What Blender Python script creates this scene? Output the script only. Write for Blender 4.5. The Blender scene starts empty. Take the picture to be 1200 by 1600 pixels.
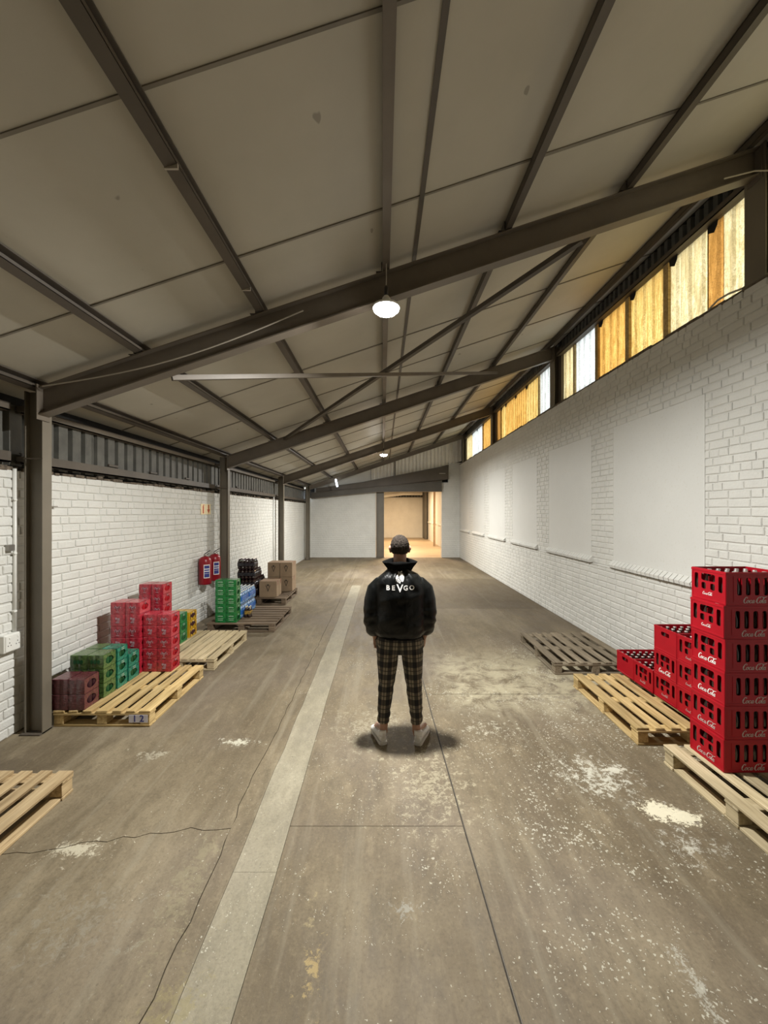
import bpy, bmesh, math, random
from mathutils import Vector, Matrix, noise
from mathutils.bvhtree import BVHTree
R = random.Random(7)
C = bpy.context.scene.collection
sc = bpy.context.scene
PI = math.pi

# ------------------------------------------------------------------ camera
cd = bpy.data.cameras.new('camera')
cam = bpy.data.objects.new('camera', cd); C.objects.link(cam)
cam.location = (0, 0, 2.0); cam.rotation_euler = (PI/2, 0, 0)
cd.sensor_fit = 'VERTICAL'; cd.sensor_height = 24; cd.lens = 608/1600*24
cd.shift_x = 2/1600; cd.clip_start = .05; cd.clip_end = 200
sc.camera = cam
sc.view_settings.view_transform = 'Standard'
try: sc.view_settings.look = 'None'
except Exception: pass
sc.view_settings.gamma = 1; sc.view_settings.use_curve_mapping = False
sc.view_settings.exposure = 0.0

# ------------------------------------------------------------------ daylight
SKY = 6.8
w = bpy.data.worlds.new('sky'); sc.world = w; w.use_nodes = True
w.node_tree.nodes['Background'].inputs[0].default_value = (.93, .97, 1, 1)
w.node_tree.nodes['Background'].inputs[1].default_value = SKY
LAMP_W = 285

def area(name, loc, rot, size, power, col, shape='DISK', sy=None):
    l = bpy.data.lights.new(name, 'AREA'); l.shape = shape; l.size = size
    if sy: l.size_y = sy
    l.energy = power; l.color = col
    o = bpy.data.objects.new(name, l); o.location = loc; o.rotation_euler = rot
    C.objects.link(o); return o
# high bay lamps (their fixtures are built further down)
LAMPS = [(.03, 3.35, 3.74), (.03, 11.9, 3.74)]
LAMP_GAIN = [1.0, 1.35]
for (x, y, z), g in zip(LAMPS, LAMP_GAIN):
    area('lamp_light', (x, y, z-.05), (0, 0, 0), .22, LAMP_W*g, (1, .985, .935))
# lamps of the room beyond the opening
for y in (20.0, 25.5):
    area('far_room_light', (1.2, y, 3.45), (0, 0, 0), 1.0, 380, (1, .72, .44), 'RECTANGLE', .3)

# ------------------------------------------------------------------ node helpers
class NT:
    def __init__(s, name):
        s.m = bpy.data.materials.new(name); s.m.use_nodes = True
        s.t = s.m.node_tree; s.t.nodes.clear()
        s.out = s.t.nodes.new('ShaderNodeOutputMaterial')
    def n(s, typ, **kw):
        x = s.t.nodes.new(typ)
        for k, v in kw.items():
            if k.startswith('i_'):
                x.inputs[k[2:].replace('_', ' ')].default_value = v
            else: setattr(x, k, v)
        return x
    def l(s, a, b): s.t.links.new(a, b)
    def pos(s): return s.n('ShaderNodeNewGeometry').outputs['Position']
    def obj(s): return s.n('ShaderNodeTexCoord').outputs['Object']
    def mapp(s, v, scale, loc=(0, 0, 0)):
        m = s.n('ShaderNodeMapping'); m.inputs['Scale'].default_value = scale; m.inputs['Location'].default_value = loc
        s.l(v, m.inputs['Vector']); return m.outputs[0]
    def noise(s, v, scale, detail=4, rough=.6, dist=0):
        x = s.n('ShaderNodeTexNoise'); x.inputs['Scale'].default_value = scale; x.inputs['Detail'].default_value = detail
        x.inputs['Roughness'].default_value = rough; x.inputs['Distortion'].default_value = dist
        s.l(v, x.inputs['Vector']); return x.outputs['Fac']
    def ramp(s, f, stops, interp='LINEAR'):
        r = s.n('ShaderNodeValToRGB'); e = r.color_ramp.elements; r.color_ramp.interpolation = interp
        while len(e) < len(stops): e.new(.5)
        for i, (p, c) in enumerate(stops):
            e[i].position = p; e[i].color = (c, c, c, 1) if isinstance(c, (int, float)) else (*c[:3], 1)
        s.l(f, r.inputs[0]); return r.outputs[0]
    def math(s, op, a, b=None, clamp=False):
        m = s.n('ShaderNodeMath', operation=op); m.use_clamp = clamp
        for i, v in enumerate((a, b)):
            if v is None: continue
            if isinstance(v, (int, float)): m.inputs[i].default_value = v
            else: s.l(v, m.inputs[i])
        return m.outputs[0]
    def mix(s, f, a, b, blend='MIX'):
        m = s.n('ShaderNodeMix', data_type='RGBA', blend_type=blend)
        for i, v in ((0, f), (6, a), (7, b)):
            if isinstance(v, (int, float)): m.inputs[i].default_value = v
            elif isinstance(v, tuple): m.inputs[i].default_value = (*v[:3], 1)
            else: s.l(v, m.inputs[i])
        return m.outputs[2]
    def sep(s, v):
        x = s.n('ShaderNodeSeparateXYZ'); s.l(v, x.inputs[0]); return x.outputs
    def bump(s, h, strength=.3, dist=.01):
        b = s.n('ShaderNodeBump'); b.inputs['Strength'].default_value = strength; b.inputs['Distance'].default_value = dist
        s.l(h, b.inputs['Height']); return b.outputs[0]
    def bsdf(s, col, rough=.6, metal=0, bump=None, spec=None, **kw):
        b = s.n('ShaderNodeBsdfPrincipled')
        if isinstance(col, tuple): b.inputs['Base Color'].default_value = (*col[:3], 1)
        else: s.l(col, b.inputs['Base Color'])
        if isinstance(rough, (int, float)): b.inputs['Roughness'].default_value = rough
        else: s.l(rough, b.inputs['Roughness'])
        b.inputs['Metallic'].default_value = metal
        if spec is not None: b.inputs['Specular IOR Level'].default_value = spec
        if bump is not None: s.l(bump, b.inputs['Normal'])
        for k, v in kw.items(): b.inputs[k.replace('_', ' ')].default_value = v
        s.l(b.outputs[0], s.out.inputs[0]); return b

def simple(name, col, rough=.6, metal=0, var=.15, scale=6, bump=.0, **kw):
    t = NT(name); v = t.obj()
    n = t.noise(v, scale, 5)
    d = tuple(c*(1-var) for c in col); u = tuple(min(1, c*(1+var)) for c in col)
    c = t.ramp(n, [(.3, d), (.7, u)])
    b = t.bump(t.noise(v, scale*6, 4), bump, .004) if bump else None
    t.bsdf(c, rough, metal, b, **kw); return t.m

M = {}
# white painted brick
def white_paint(name, base, bump, dirt=.10):
    t = NT(name); v = t.pos()
    n = t.noise(v, 2.2, 5); n2 = t.noise(v, 38, 5)
    c = t.ramp(n, [(.3, tuple(x*(1-dirt) for x in base)), (.7, base)])
    c = t.mix(t.ramp(n2, [(.30, .35), (.42, 0)]), c, (base[0]*.78, base[1]*.74, base[2]*.64))
    h = t.math('ADD', t.noise(v, 55, 5), t.math('MULTIPLY', t.noise(v, 14, 3), 1.2))
    t.bsdf(c, .55, 0, t.bump(h, bump, .006), spec=.35); return t.m
M['brick'] = white_paint('white_brick_paint', (.685, .685, .65), .55)
M['mortar'] = white_paint('white_mortar_paint', (.665, .66, .625), .3)
M['plaster'] = white_paint('white_plaster_paint', (.675, .678, .65), .12, .04)
M['render'] = white_paint('white_render', (.68, .675, .64), .2)
M['steel'] = simple('brown_steel_paint', (.135, .112, .086), .5, 0, .14, 3, .08)
M['steel_dark'] = simple('dark_brown_steel_paint', (.085, .07, .054), .55, 0, .16, 3, .08)
M['post'] = simple('olive_brown_post_paint', (.150, .130, .098), .5, 0, .12, 2, .1)
M['strip'] = simple('grey_brown_joint_strip', (.20, .18, .145), .6, 0, .1, 4)
M['clad'] = simple('dull_grey_cladding', (.098, .096, .084), .6, .0, .25, 7, .15)
M['clad_light'] = simple('pale_grey_cladding', (.84, .82, .76), .5, 0, .06, 4, .05)
M['dark'] = simple('black_gap', (.012, .011, .010), .9, 0, .2)
M['rough_mortar'] = simple('crumbling_brown_mortar', (.12, .095, .07), .95, 0, .5, 25, .8)
M['lintel'] = simple('dark_beam_paint', (.085, .076, .062), .55, 0, .15, 2, .1)
# ceiling boards
t = NT('ceiling_board'); v = t.pos()
n = t.noise(v, .8, 6, .6); n3 = t.noise(v, 30, 4)
c = t.ramp(n, [(.3, (.43, .405, .335)), (.7, (.52, .49, .415))])
spots = t.ramp(t.noise(t.mapp(v, (7, 4, 7)), 1, 2), [(.235, 1), (.255, 0)])
c = t.mix(t.math('MULTIPLY', spots, .55), c, (.16, .14, .11))
t.bsdf(c, .6, 0, t.bump(n3, .12, .003), spec=.3); M['ceiling'] = t.m

# concrete floor
def floor_mat(name, light=False):
    t = NT(name); v = t.pos(); s = t.sep(v)
    X, Y = s[0], s[1]
    warp = t.mapp(v, (1, .45, 1))
    n1 = t.noise(warp, .9, 8, .65, .4); n2 = t.noise(warp, 6.5, 7, .7, .3); n3 = t.noise(v, 60, 5, .7)
    if light: a, b, c0 = (.262, .234, .168), (.318, .288, .215), (.205, .18, .128)
    else: a, b, c0 = (.158, .126, .080), (.228, .188, .124), (.110, .085, .053)
    col = t.ramp(n1, [(.34, c0), (.48, a), (.62, b)])
    col = t.mix(t.ramp(n2, [(.36, .5), (.50, 0)]), col, tuple(x*.66 for x in a))
    col = t.mix(t.ramp(n2, [(.56, 0), (.68, .42)]), col, tuple(min(1, x*1.32) for x in b))
    col = t.mix(t.ramp(n3, [(.36, .34), (.48, 0)]), col, tuple(x*.5 for x in a))
    col = t.mix(t.ramp(n3, [(.56, 0), (.68, .24)]), col, tuple(min(1, x*1.4) for x in b))
    n5 = t.noise(warp, 19, 6, .75, .5)
    col = t.mix(t.ramp(n5, [(.36, .32), (.48, 0)]), col, tuple(x*.62 for x in a))
    col = t.mix(t.ramp(n5, [(.55, 0), (.68, .26)]), col, tuple(min(1, x*1.3) for x in b))
    # slow tint: violet grey here, yellowish there
    n4 = t.noise(v, .55, 2)
    col = t.mix(t.ramp(n4, [(.45, 0), (.62, .42)]), col, t.mix(.5, col, (.19, .16, .152)))
    if not light:
        # longitudinal worn traffic streaks
        st = t.noise(t.mapp(v, (7.5, .35, 1)), 1, 5, .6)
        col = t.mix(t.ramp(st, [(.54, 0), (.66, .32)]), col, (.27, .24, .175))
        # pale rough worn area behind the standing person, right of the joint
        m = t.math('MULTIPLY', t.math('MULTIPLY', t.ramp(t.math('MULTIPLY', Y, .1), [(.37, 0), (.42, 1), (.50, 1), (.58, 0)]),
                   t.ramp(t.math('MULTIPLY', X, .25), [(.13, 0), (.22, 1), (.62, 1), (.72, .2)])), t.ramp(t.noise(v, 4.2, 8, .75, .6), [(.40, 0), (.56, 1)]))
        col = t.mix(t.math('MULTIPLY', m, .8), col, (.40, .36, .25))
        # darker bay further back
        m = t.math('MULTIPLY', t.ramp(t.math('MULTIPLY', Y, .05), [(.400, 0), (.41, 1), (.57, 1), (.59, 0)], 'LINEAR'),
                   t.ramp(t.math('MULTIPLY', X, .25), [(.12, 0), (.15, 1)]))
        col = t.mix(t.math('MULTIPLY', m, .5), col, (.085, .066, .044))
    # white paint flecks
    vo = t.n('ShaderNodeTexVoronoi'); vo.inputs['Scale'].default_value = 62; vo.inputs['Randomness'].default_value = 1
    vv = t.n('ShaderNodeVectorMath', operation='ADD'); t.l(v, vv.inputs[0])
    nn = t.n('ShaderNodeTexNoise'); nn.inputs['Scale'].default_value = 75; t.l(v, nn.inputs['Vector'])
    vs = t.n('ShaderNodeVectorMath', operation='SCALE'); vs.inputs['Scale'].default_value = .03; t.l(nn.outputs['Color'], vs.inputs[0]); t.l(vs.outputs[0], vv.inputs[1])
    t.l(vv.outputs[0], vo.inputs['Vector'])
    dens = t.noise(v, 1.3, 5, .7)
    right = t.ramp(t.math('MULTIPLY', t.math('ADD', X, 3.4), .147), [(.25, .0), (.62, .09), (.86, .17), (1, .05)])
    thr = t.math('MULTIPLY', t.ramp(dens, [(.40, .15), (.66, 2.6)]), t.math('ADD', right, .05))
    rnd = t.sep(vo.outputs['Color'])[0]
    thr = t.math('MULTIPLY', thr, t.ramp(rnd, [(.35, 0), (1, 1.7)]))
    fl = t.math('LESS_THAN', vo.outputs['Distance'], thr)
    near = t.ramp(t.math('MULTIPLY', Y, .1), [(.0, 1), (.52, 1), (.68, .1)])
    col = t.mix(t.math('MULTIPLY', t.math('MULTIPLY', fl, near), .7), col, (.52, .50, .41))
    # dark crumbs
    vo2 = t.n('ShaderNodeTexVoronoi'); vo2.inputs['Scale'].default_value = 17; t.l(t.mapp(v, (1, 1, 1), (3.3, 1.7, 0)), vo2.inputs['Vector'])
    dk = t.math('LESS_THAN', vo2.outputs['Distance'], t.math('MULTIPLY', t.ramp(t.sep(vo2.outputs['Color'])[1], [(.6, 0), (1, .12)]), 1.0))
    col = t.mix(t.math('MULTIPLY', dk, .5), col, (.10, .08, .055))
    # spilled filler and paint blotches with a shape of their own: (x, y, rx, ry, colour, amount)
    sn = t.noise(v, 11, 6, .7)
    def blotch(col, x, y, rx, ry, c, amt, hard=.07, freq=None):
        dx = t.math('DIVIDE', t.math('SUBTRACT', X, x), rx); dy = t.math('DIVIDE', t.math('SUBTRACT', Y, y), ry)
        d = t.math('SQRT', t.math('ADD', t.math('MULTIPLY', dx, dx), t.math('MULTIPLY', dy, dy)))
        q = t.math('ADD', d, t.math('MULTIPLY', t.math('SUBTRACT', freq or sn, .5), 4.2))
        return t.mix(t.math('MULTIPLY', t.ramp(q, [(.8-hard, 1), (.8+hard, 0)]), amt), col, c)
    cream = (.66, .62, .47)
    sn2 = t.noise(v, 26, 7, .8)
    col = blotch(col, 1.86, 2.60, .14, .10, cream, .95, .07, sn2)
    col = blotch(col, 1.97, 2.55, .12, .07, cream, .95, .07, sn2)
    col = blotch(col, 1.80, 3.02, .10, .04, (.55, .53, .44), .8)
    fine = t.noise(v, 24, 6, .85, .6)
    def spray(col, x, y, rx, ry, c, amt, cut=.56):
        dx = t.math('DIVIDE', t.math('SUBTRACT', X, x), rx); dy = t.math('DIVIDE', t.math('SUBTRACT', Y, y), ry)
        d = t.math('SQRT', t.math('ADD', t.math('MULTIPLY', dx, dx), t.math('MULTIPLY', dy, dy)))
        fall = t.ramp(d, [(0, .0), (1, .22)]); q = t.math('SUBTRACT', t.math('SUBTRACT', fine, fall), t.math('MULTIPLY', t.math('SUBTRACT', .5, sn), .55))
        inside = t.math('LESS_THAN', d, 1.6)
        return t.mix(t.math('MULTIPLY', t.math('MULTIPLY', t.ramp(q, [(cut-.06, 0), (cut, 1)]), inside), amt), col, c)
    col = spray(col, 1.62, 2.95, .55, .50, (.52, .51, .43), .8, .50)
    col = spray(col, 1.85, 2.35, .55, .40, (.50, .49, .42), .7, .55)
    col = spray(col, .95, 3.6, .8, .6, (.50, .48, .38), .6, .56)
    col = spray(col, .35, 2.9, .7, 1.1, (.40, .36, .25), .6, .52)
    col = spray(col, -.1, 3.6, .7, .8, (.34, .31, .22), .5, .50)
    col = spray(col, 1.33, 1.62, .10, .24, (.42, .41, .35), .7, .50)
    col = spray(col, -.30, 1.70, .06, .15, (.36, .27, .12), .75, .47)
    col = spray(col, -.35, 1.95, .05, .18, (.34, .28, .15), .5, .50)
    col = spray(col, .12, 1.95, .16, .14, (.36, .36, .32), .5, .53)
    col = spray(col, -1.82, 2.30, .22, .09, (.50, .46, .35), .8, .44)
    col = spray(col, -1.25, 3.38, .20, .07, (.52, .50, .40), .8, .44)
    col = spray(col, -1.9, 3.2, .20, .10, (.42, .39, .30), .6, .46)
    col = spray(col, -1.05, 2.1, .14, .6, (.27, .24, .15), .45, .46)
    col = spray(col, -.85, 1.5, .18, .35, (.27, .23, .11), .45, .46)
    col = spray(col, -1.5, 1.9, .7, .5, (.25, .23, .18), .5, .53)
    h = t.math('ADD', t.math('MULTIPLY', n2, .8), t.math('MULTIPLY', n3, .5))
    rough = t.ramp(n2, [(.3, .55), (.7, .8)])
    t.bsdf(col, rough, 0, t.bump(h, .35, .008), spec=.25)
    return t.m
M['floor'] = floor_mat('worn_concrete')
M['floor_strip'] = floor_mat('pale_concrete_strip', True)
M['joint'] = simple('dark_floor_joint', (.045, .036, .026), .9, 0, .3, 20)

# wood
def wood(name, a, b, dark):
    t = NT(name); v = t.obj()
    oi = t.n('ShaderNodeObjectInfo').outputs['Random']
    cx = t.n('ShaderNodeCombineXYZ'); 
    for i in range(3): t.l(t.math('MULTIPLY', oi, 17.3+i*9), cx.inputs[i])
    av = t.n('ShaderNodeVectorMath', operation='ADD'); t.l(v, av.inputs[0]); t.l(cx.outputs[0], av.inputs[1])
    g = t.noise(t.mapp(av.outputs[0], (2.0, 42, 42)), 1, 6, .65, .8)
    g2 = t.noise(t.mapp(av.outputs[0], (1.2, 6, 6)), 1, 4)
    c = t.ramp(g, [(.30, dark), (.48, a), (.70, b)])
    c = t.mix(t.ramp(g2, [(.38, .55), (.55, 0)]), c, tuple(x*.6 for x in a))
    hs = t.n('ShaderNodeHueSaturation'); t.l(c, hs.inputs['Color']); t.l(t.math('ADD', t.math('MULTIPLY', oi, .36), .80), hs.inputs['Value'])
    t.bsdf(hs.outputs[0], .75, 0, t.bump(g, .3, .003), spec=.25); return t.m
M['wood_yellow'] = wood('yellow_pine', (.50, .36, .16), (.66, .50, .26), (.30, .19, .075))
M['wood_tan'] = wood('tan_pine', (.42, .31, .17), (.56, .43, .26), (.24, .16, .08))
M['wood_pale'] = wood('pale_pine', (.50, .41, .25), (.64, .54, .36), (.30, .23, .13))
M['wood_grey'] = wood('weathered_grey_pine', (.215, .175, .120), (.31, .26, .19), (.11, .085, .055))
M['wood_brown'] = wood('brown_stained_pine', (.17, .125, .085), (.25, .19, .13), (.085, .06, .04))

# plastic and packaging
M['crate'] = simple('glossy_red_crate_plastic', (.36, .003, .012), .42, 0, .10, 5, .04, spec=.28)
M['letter'] = simple('white_print', (.82, .80, .77), .5, 0, .06, 30)
M['letter_worn'] = simple('worn_white_print', (.50, .40, .38), .6, 0, .5, 60)
M['glass_dark'] = simple('dark_cola_bottle_glass', (.022, .010, .008), .08, 0, .2, 5, spec=.8)
M['cap'] = simple('red_and_silver_cap', (.55, .50, .48), .3, .6, .2, 30)
def wrap(name, col, col2, rough=.22, sc_=26):
    t = NT(name); v = t.obj()
    n = t.noise(v, sc_, 3, .6); n2 = t.noise(v, 9, 3)
    c = t.ramp(n, [(.38, col2), (.55, col)])
    t.bsdf(c, rough, 0, t.bump(t.noise(v, 22, 3, .5, 1.2), .5, .012), spec=.7, Coat_Weight=.35, Coat_Roughness=.15); return t.m
M['w_red'] = wrap('red_shrink_wrap', (.42, .022, .042), (.24, .010, .022))
M['w_redlight'] = wrap('pinkish_red_shrink_wrap', (.46, .036, .055), (.28, .014, .028))
M['w_maroon'] = wrap('dark_maroon_shrink_wrap', (.115, .028, .035), (.075, .018, .022))
M['w_olive'] = wrap('olive_green_shrink_wrap', (.085, .16, .045), (.035, .075, .022))
M['w_teal'] = wrap('teal_green_shrink_wrap', (.02, .22, .14), (.01, .10, .07))
M['w_green'] = wrap('bright_green_shrink_wrap', (.012, .20, .05), (.006, .10, .028))
M['w_yellow'] = wrap('yellow_shrink_wrap', (.60, .36, .02), (.50, .27, .01))
M['w_black'] = wrap('black_bottle_pack_wrap', (.018, .018, .026), (.008, .008, .012))
M['w_blue'] = wrap('blue_label_wrap', (.02, .15, .50), (.01, .09, .36))
M['w_clear'] = wrap('clear_bottle_plastic', (.16, .30, .50), (.04, .10, .26))
M['w_orange'] = wrap('dark_wrap_with_orange', (.06, .05, .04), (.45, .28, .05), sc_=14)
M['can_red'] = simple('red_can', (.45, .01, .02), .25, .3, .2, 20)
M['can_dark'] = simple('dark_can', (.06, .02, .03), .25, .3, .2, 20)
M['can_green'] = simple('green_can', (.02, .11, .04), .25, .3, .2, 20)
M['emblem_grey'] = simple('pale_grey_label_print', (.42, .24, .28), .45, 0, .25, 60)
M['emblem_white'] = simple('white_label_print', (.42, .60, .45), .45, 0, .1, 60)
M['cardboard'] = simple('brown_cardboard', (.30, .215, .135), .8, 0, .12, 5, .06)
M['tape'] = simple('reddish_packing_tape', (.20, .07, .045), .4, 0, .1, 5)
M['print_black'] = simple('black_print', (.03, .025, .02), .6, 0, .1, 5)
M['plastic_white'] = simple('white_plastic', (.74, .74, .70), .4, 0, .05, 5)
M['paper'] = simple('white_paper_tag', (.62, .60, .66), .7, 0, .05, 9)
M['metal'] = simple('dull_metal', (.35, .33, .30), .4, .7, .15, 8)
M['ext_red'] = simple('red_vinyl_cover', (.24, .004, .012), .35, 0, .2, 5, .25)
M['label_blue'] = simple('blue_printed_panel', (.03, .04, .22), .5, 0, .2, 30)
M['sign_yellow'] = simple('glowing_cream_sign_board', (.95, .80, .50), .5, 0, .04, 9)
M['sign_red'] = simple('red_sign_print', (.55, .10, .03), .5, 0, .05, 9)
M['cable'] = simple('grey_cable', (.42, .38, .32), .6, 0, .1, 9)
M['blue_block'] = simple('blue_painted_block', (.02, .05, .18), .6, 0, .2, 9)
def emit(name, col, s):
    t = NT(name); e = t.n('ShaderNodeEmission'); e.inputs[0].default_value = (*col, 1); e.inputs[1].default_value = s
    t.l(e.outputs[0], t.out.inputs[0]); return t.m
M['lamp_face'] = emit('lit_lamp_diffuser', (1, .97, .92), 60)
M['lamp_face_far'] = emit('lit_far_lamp_diffuser', (1, .96, .90), 200)
M['tube'] = emit('lit_tube', (.8, .9, 1), 9)
M['tube_warm'] = emit('lit_warm_tube', (1, .85, .62), 5)

# aged translucent sheets, one colour per tone
def sheet_mat(name, a, b):
    t = NT(name); v = t.pos()
    g = t.noise(t.mapp(v, (1, 16, 2.2)), 1, 6, .75, 1.2)
    q = t.noise(v, 28, 5, .8, 2.0)
    c = t.ramp(g, [(.32, tuple(x*.62 for x in b)), (.45, b), (.62, a)])
    c = t.mix(t.ramp(q, [(.42, .75), (.51, 0)]), c, tuple(x*.6 for x in b))
    low = t.ramp(t.math('SUBTRACT', t.sep(v)[2], 4.0), [(.0, .0), (.5, .0), (.9, .30)])
    c = t.mix(low, c, tuple(x*.8 for x in b))
    tr = t.n('ShaderNodeBsdfTranslucent'); t.l(c, tr.inputs[0])
    di = t.n('ShaderNodeBsdfDiffuse'); t.l(c, di.inputs[0])
    mx = t.n('ShaderNodeMixShader'); mx.inputs[0].default_value = .25
    t.l(tr.outputs[0], mx.inputs[1]); t.l(di.outputs[0], mx.inputs[2]); t.l(mx.outputs[0], t.out.inputs[0]); return t.m
M['s_white'] = sheet_mat('white_translucent_sheet', (.40, .42, .425), (.31, .315, .29))
M['s_pale'] = sheet_mat('pale_yellow_translucent_sheet', (.38, .335, .20), (.28, .215, .10))
M['s_yellow'] = sheet_mat('yellow_translucent_sheet', (.385, .285, .105), (.28, .17, .045))
M['s_orange'] = sheet_mat('orange_translucent_sheet', (.40, .245, .07), (.27, .14, .03))
M['s_brown'] = sheet_mat('brown_orange_translucent_sheet', (.29, .15, .04), (.19, .09, .02))

# ------------------------------------------------------------------ mesh helpers
def mk(name, vs, fs, mat, parent=None, smooth=False, loc=None):
    me = bpy.data.meshes.new(name); me.from_pydata([tuple(v) for v in vs], [], fs); me.update()
    if mat: me.materials.append(mat)
    if smooth:
        for p in me.polygons: p.use_smooth = True
    return link(name, me, parent, loc)
def link(name, me, parent=None, loc=None):
    o = bpy.data.objects.new(name, me); C.objects.link(o)
    if parent: o.parent = parent
    if loc: o.location = loc
    return o
def tag(o, label=None, cat=None, group=None, kind=None):
    if label: o['label'] = label
    if cat: o['category'] = cat
    if group: o['group'] = group
    if kind: o['kind'] = kind
    return o
def empty(name, loc, rz=0):
    o = bpy.data.objects.new(name, None); C.objects.link(o); o.location = loc; o.rotation_euler = (0, 0, rz); o.empty_display_size = .1
    return o
class MB:
    def __init__(s): s.v = []; s.f = []; s.mi = []; s.m = 0
    def add(s, vs, fs):
        k = len(s.v); s.v += [tuple(v) for v in vs]; s.f += [tuple(i+k for i in f) for f in fs]; s.mi += [s.m]*len(fs); return s
    def box(s, x0, y0, z0, x1, y1, z1, c=0):
        if c <= 0:
            return s.add([(x0,y0,z0),(x1,y0,z0),(x1,y1,z0),(x0,y1,z0),(x0,y0,z1),(x1,y0,z1),(x1,y1,z1),(x0,y1,z1)],
                         [(3,2,1,0),(4,5,6,7),(0,1,5,4),(1,2,6,5),(2,3,7,6),(3,0,4,7)])
        lo, hi = (x0,y0,z0), (x1,y1,z1); vs = []; idx = {}
        for sx in (0,1):
            for sy in (0,1):
                for sz in (0,1):
                    sg = (sx,sy,sz)
                    for ax in range(3):   # vertex lying on the face of axis ax
                        p = []
                        for a in range(3):
                            b = hi[a] if sg[a] else lo[a]
                            if a != ax: b += (-c if sg[a] else c)
                            p.append(b)
                        idx[(sx,sy,sz,ax)] = len(vs); vs.append(tuple(p))
        fs = []
        for ax in range(3):
            a, b = [(1,2),(2,0),(0,1)][ax]
            for sgn in (0,1):
                q = []
                for (u, w_) in ((0,0),(1,0),(1,1),(0,1)):
                    k = [0,0,0]; k[ax] = sgn; k[a] = u; k[b] = w_; q.append(idx[(*k, ax)])
                fs.append(tuple(q if sgn else q[::-1]))
        for ax in range(3):          # edges parallel to ax
            a, b = [(1,2),(2,0),(0,1)][ax]
            for sa in (0,1):
                for sb in (0,1):
                    k0 = [0,0,0]; k0[a] = sa; k0[b] = sb; k1 = list(k0); k1[ax] = 1
                    q = [idx[(*k0,a)], idx[(*k1,a)], idx[(*k1,b)], idx[(*k0,b)]]
                    fs.append(tuple(q if (sa ^ sb) else q[::-1]))
        for sx in (0,1):
            for sy in (0,1):
                for sz in (0,1):
                    q = [idx[(sx,sy,sz,0)], idx[(sx,sy,sz,1)], idx[(sx,sy,sz,2)]]
                    fs.append(tuple(q if (sx+sy+sz) % 2 else q[::-1]))
        return s.add(vs, fs)
    def prism(s, pts, axis, a, b):
        """pts: 2-D polygon; axis 'x','y','z' is the extrusion axis from a to b"""
        def P(u, w_, t_): return {'x': (t_, u, w_), 'y': (u, t_, w_), 'z': (u, w_, t_)}[axis]
        n = len(pts); vs = [P(u, w_, a) for u, w_ in pts] + [P(u, w_, b) for u, w_ in pts]
        return s.add(vs, [tuple(range(n))[::-1], tuple(range(n, 2*n))] + [(i, (i+1) % n, n+(i+1) % n, n+i) for i in range(n)])
    def bar(s, p, q, wd, ht, up=(0,0,1)):
        p, q = Vector(p), Vector(q); d = (q-p).normalized(); sd = d.cross(Vector(up)).normalized()*wd/2; u = sd.cross(d).normalized()*ht/2
        vs = [p-sd-u, p+sd-u, p+sd+u, p-sd+u, q-sd-u, q+sd-u, q+sd+u, q-sd+u]
        return s.add(vs, [(0,1,2,3)[::-1],(4,5,6,7),(0,1,5,4),(1,2,6,5),(2,3,7,6),(3,0,4,7)])
    def tube(s, pts, r, n=8, cap=True):
        pts = [Vector(p) for p in pts]; rs = r if isinstance(r, (list, tuple)) else [r]*len(pts)
        k = len(s.v); ref = None
        for i, p in enumerate(pts):
            d = (pts[min(i+1, len(pts)-1)] - pts[max(i-1, 0)]).normalized()
            if ref is None: ref = d.orthogonal().normalized()
            ref = (ref - d*ref.dot(d)).normalized(); b = d.cross(ref)
            rr = rs[i] if isinstance(rs[i], tuple) else (rs[i], rs[i])
            for j in range(n):
                a = 2*PI*j/n; s.v.append(tuple(p + ref*math.cos(a)*rr[0] + b*math.sin(a)*rr[1]))
        m = len(pts); fs = [(k+i*n+j, k+i*n+(j+1) % n, k+(i+1)*n+(j+1) % n, k+(i+1)*n+j) for i in range(m-1) for j in range(n)]
        if cap: fs += [tuple(k+j for j in range(n))[::-1], tuple(k+(m-1)*n+j for j in range(n))]
        s.f += fs; s.mi += [s.m]*len(fs); return s
    def lathe(s, prof, n=12, c=(0,0,0)):
        k = len(s.v)
        for r, z in prof:
            for j in range(n):
                a = 2*PI*j/n; s.v.append((c[0]+r*math.cos(a), c[1]+r*math.sin(a), c[2]+z))
        m = len(prof); fs = [(k+i*n+j, k+i*n+(j+1) % n, k+(i+1)*n+(j+1) % n, k+(i+1)*n+j) for i in range(m-1) for j in range(n)]
        fs += [tuple(k+j for j in range(n))[::-1], tuple(k+(m-1)*n+j for j in range(n))]
        s.f += fs; s.mi += [s.m]*len(fs); return s
    def mesh(s, name, mats, smooth=False):
        me = bpy.data.meshes.new(name); me.from_pydata(s.v, [], s.f); me.update()
        for m in (mats if isinstance(mats, list) else [mats]): me.materials.append(m)
        if isinstance(mats, list): me.polygons.foreach_set('material_index', s.mi)
        if smooth: me.polygons.foreach_set('use_smooth', [True]*len(me.polygons))
        return me
    def build(s, name, mats, parent=None, smooth=False, loc=None):
        return link(name, s.mesh(name, mats, smooth), parent, loc)
def struct(o): o['kind'] = 'structure'; return o
def evaluated(o):
    """bake modifiers / curves into a mesh"""
    dg = bpy.context.evaluated_depsgraph_get(); dg.update()
    return bpy.data.meshes.new_from_object(o.evaluated_get(dg))
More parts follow.
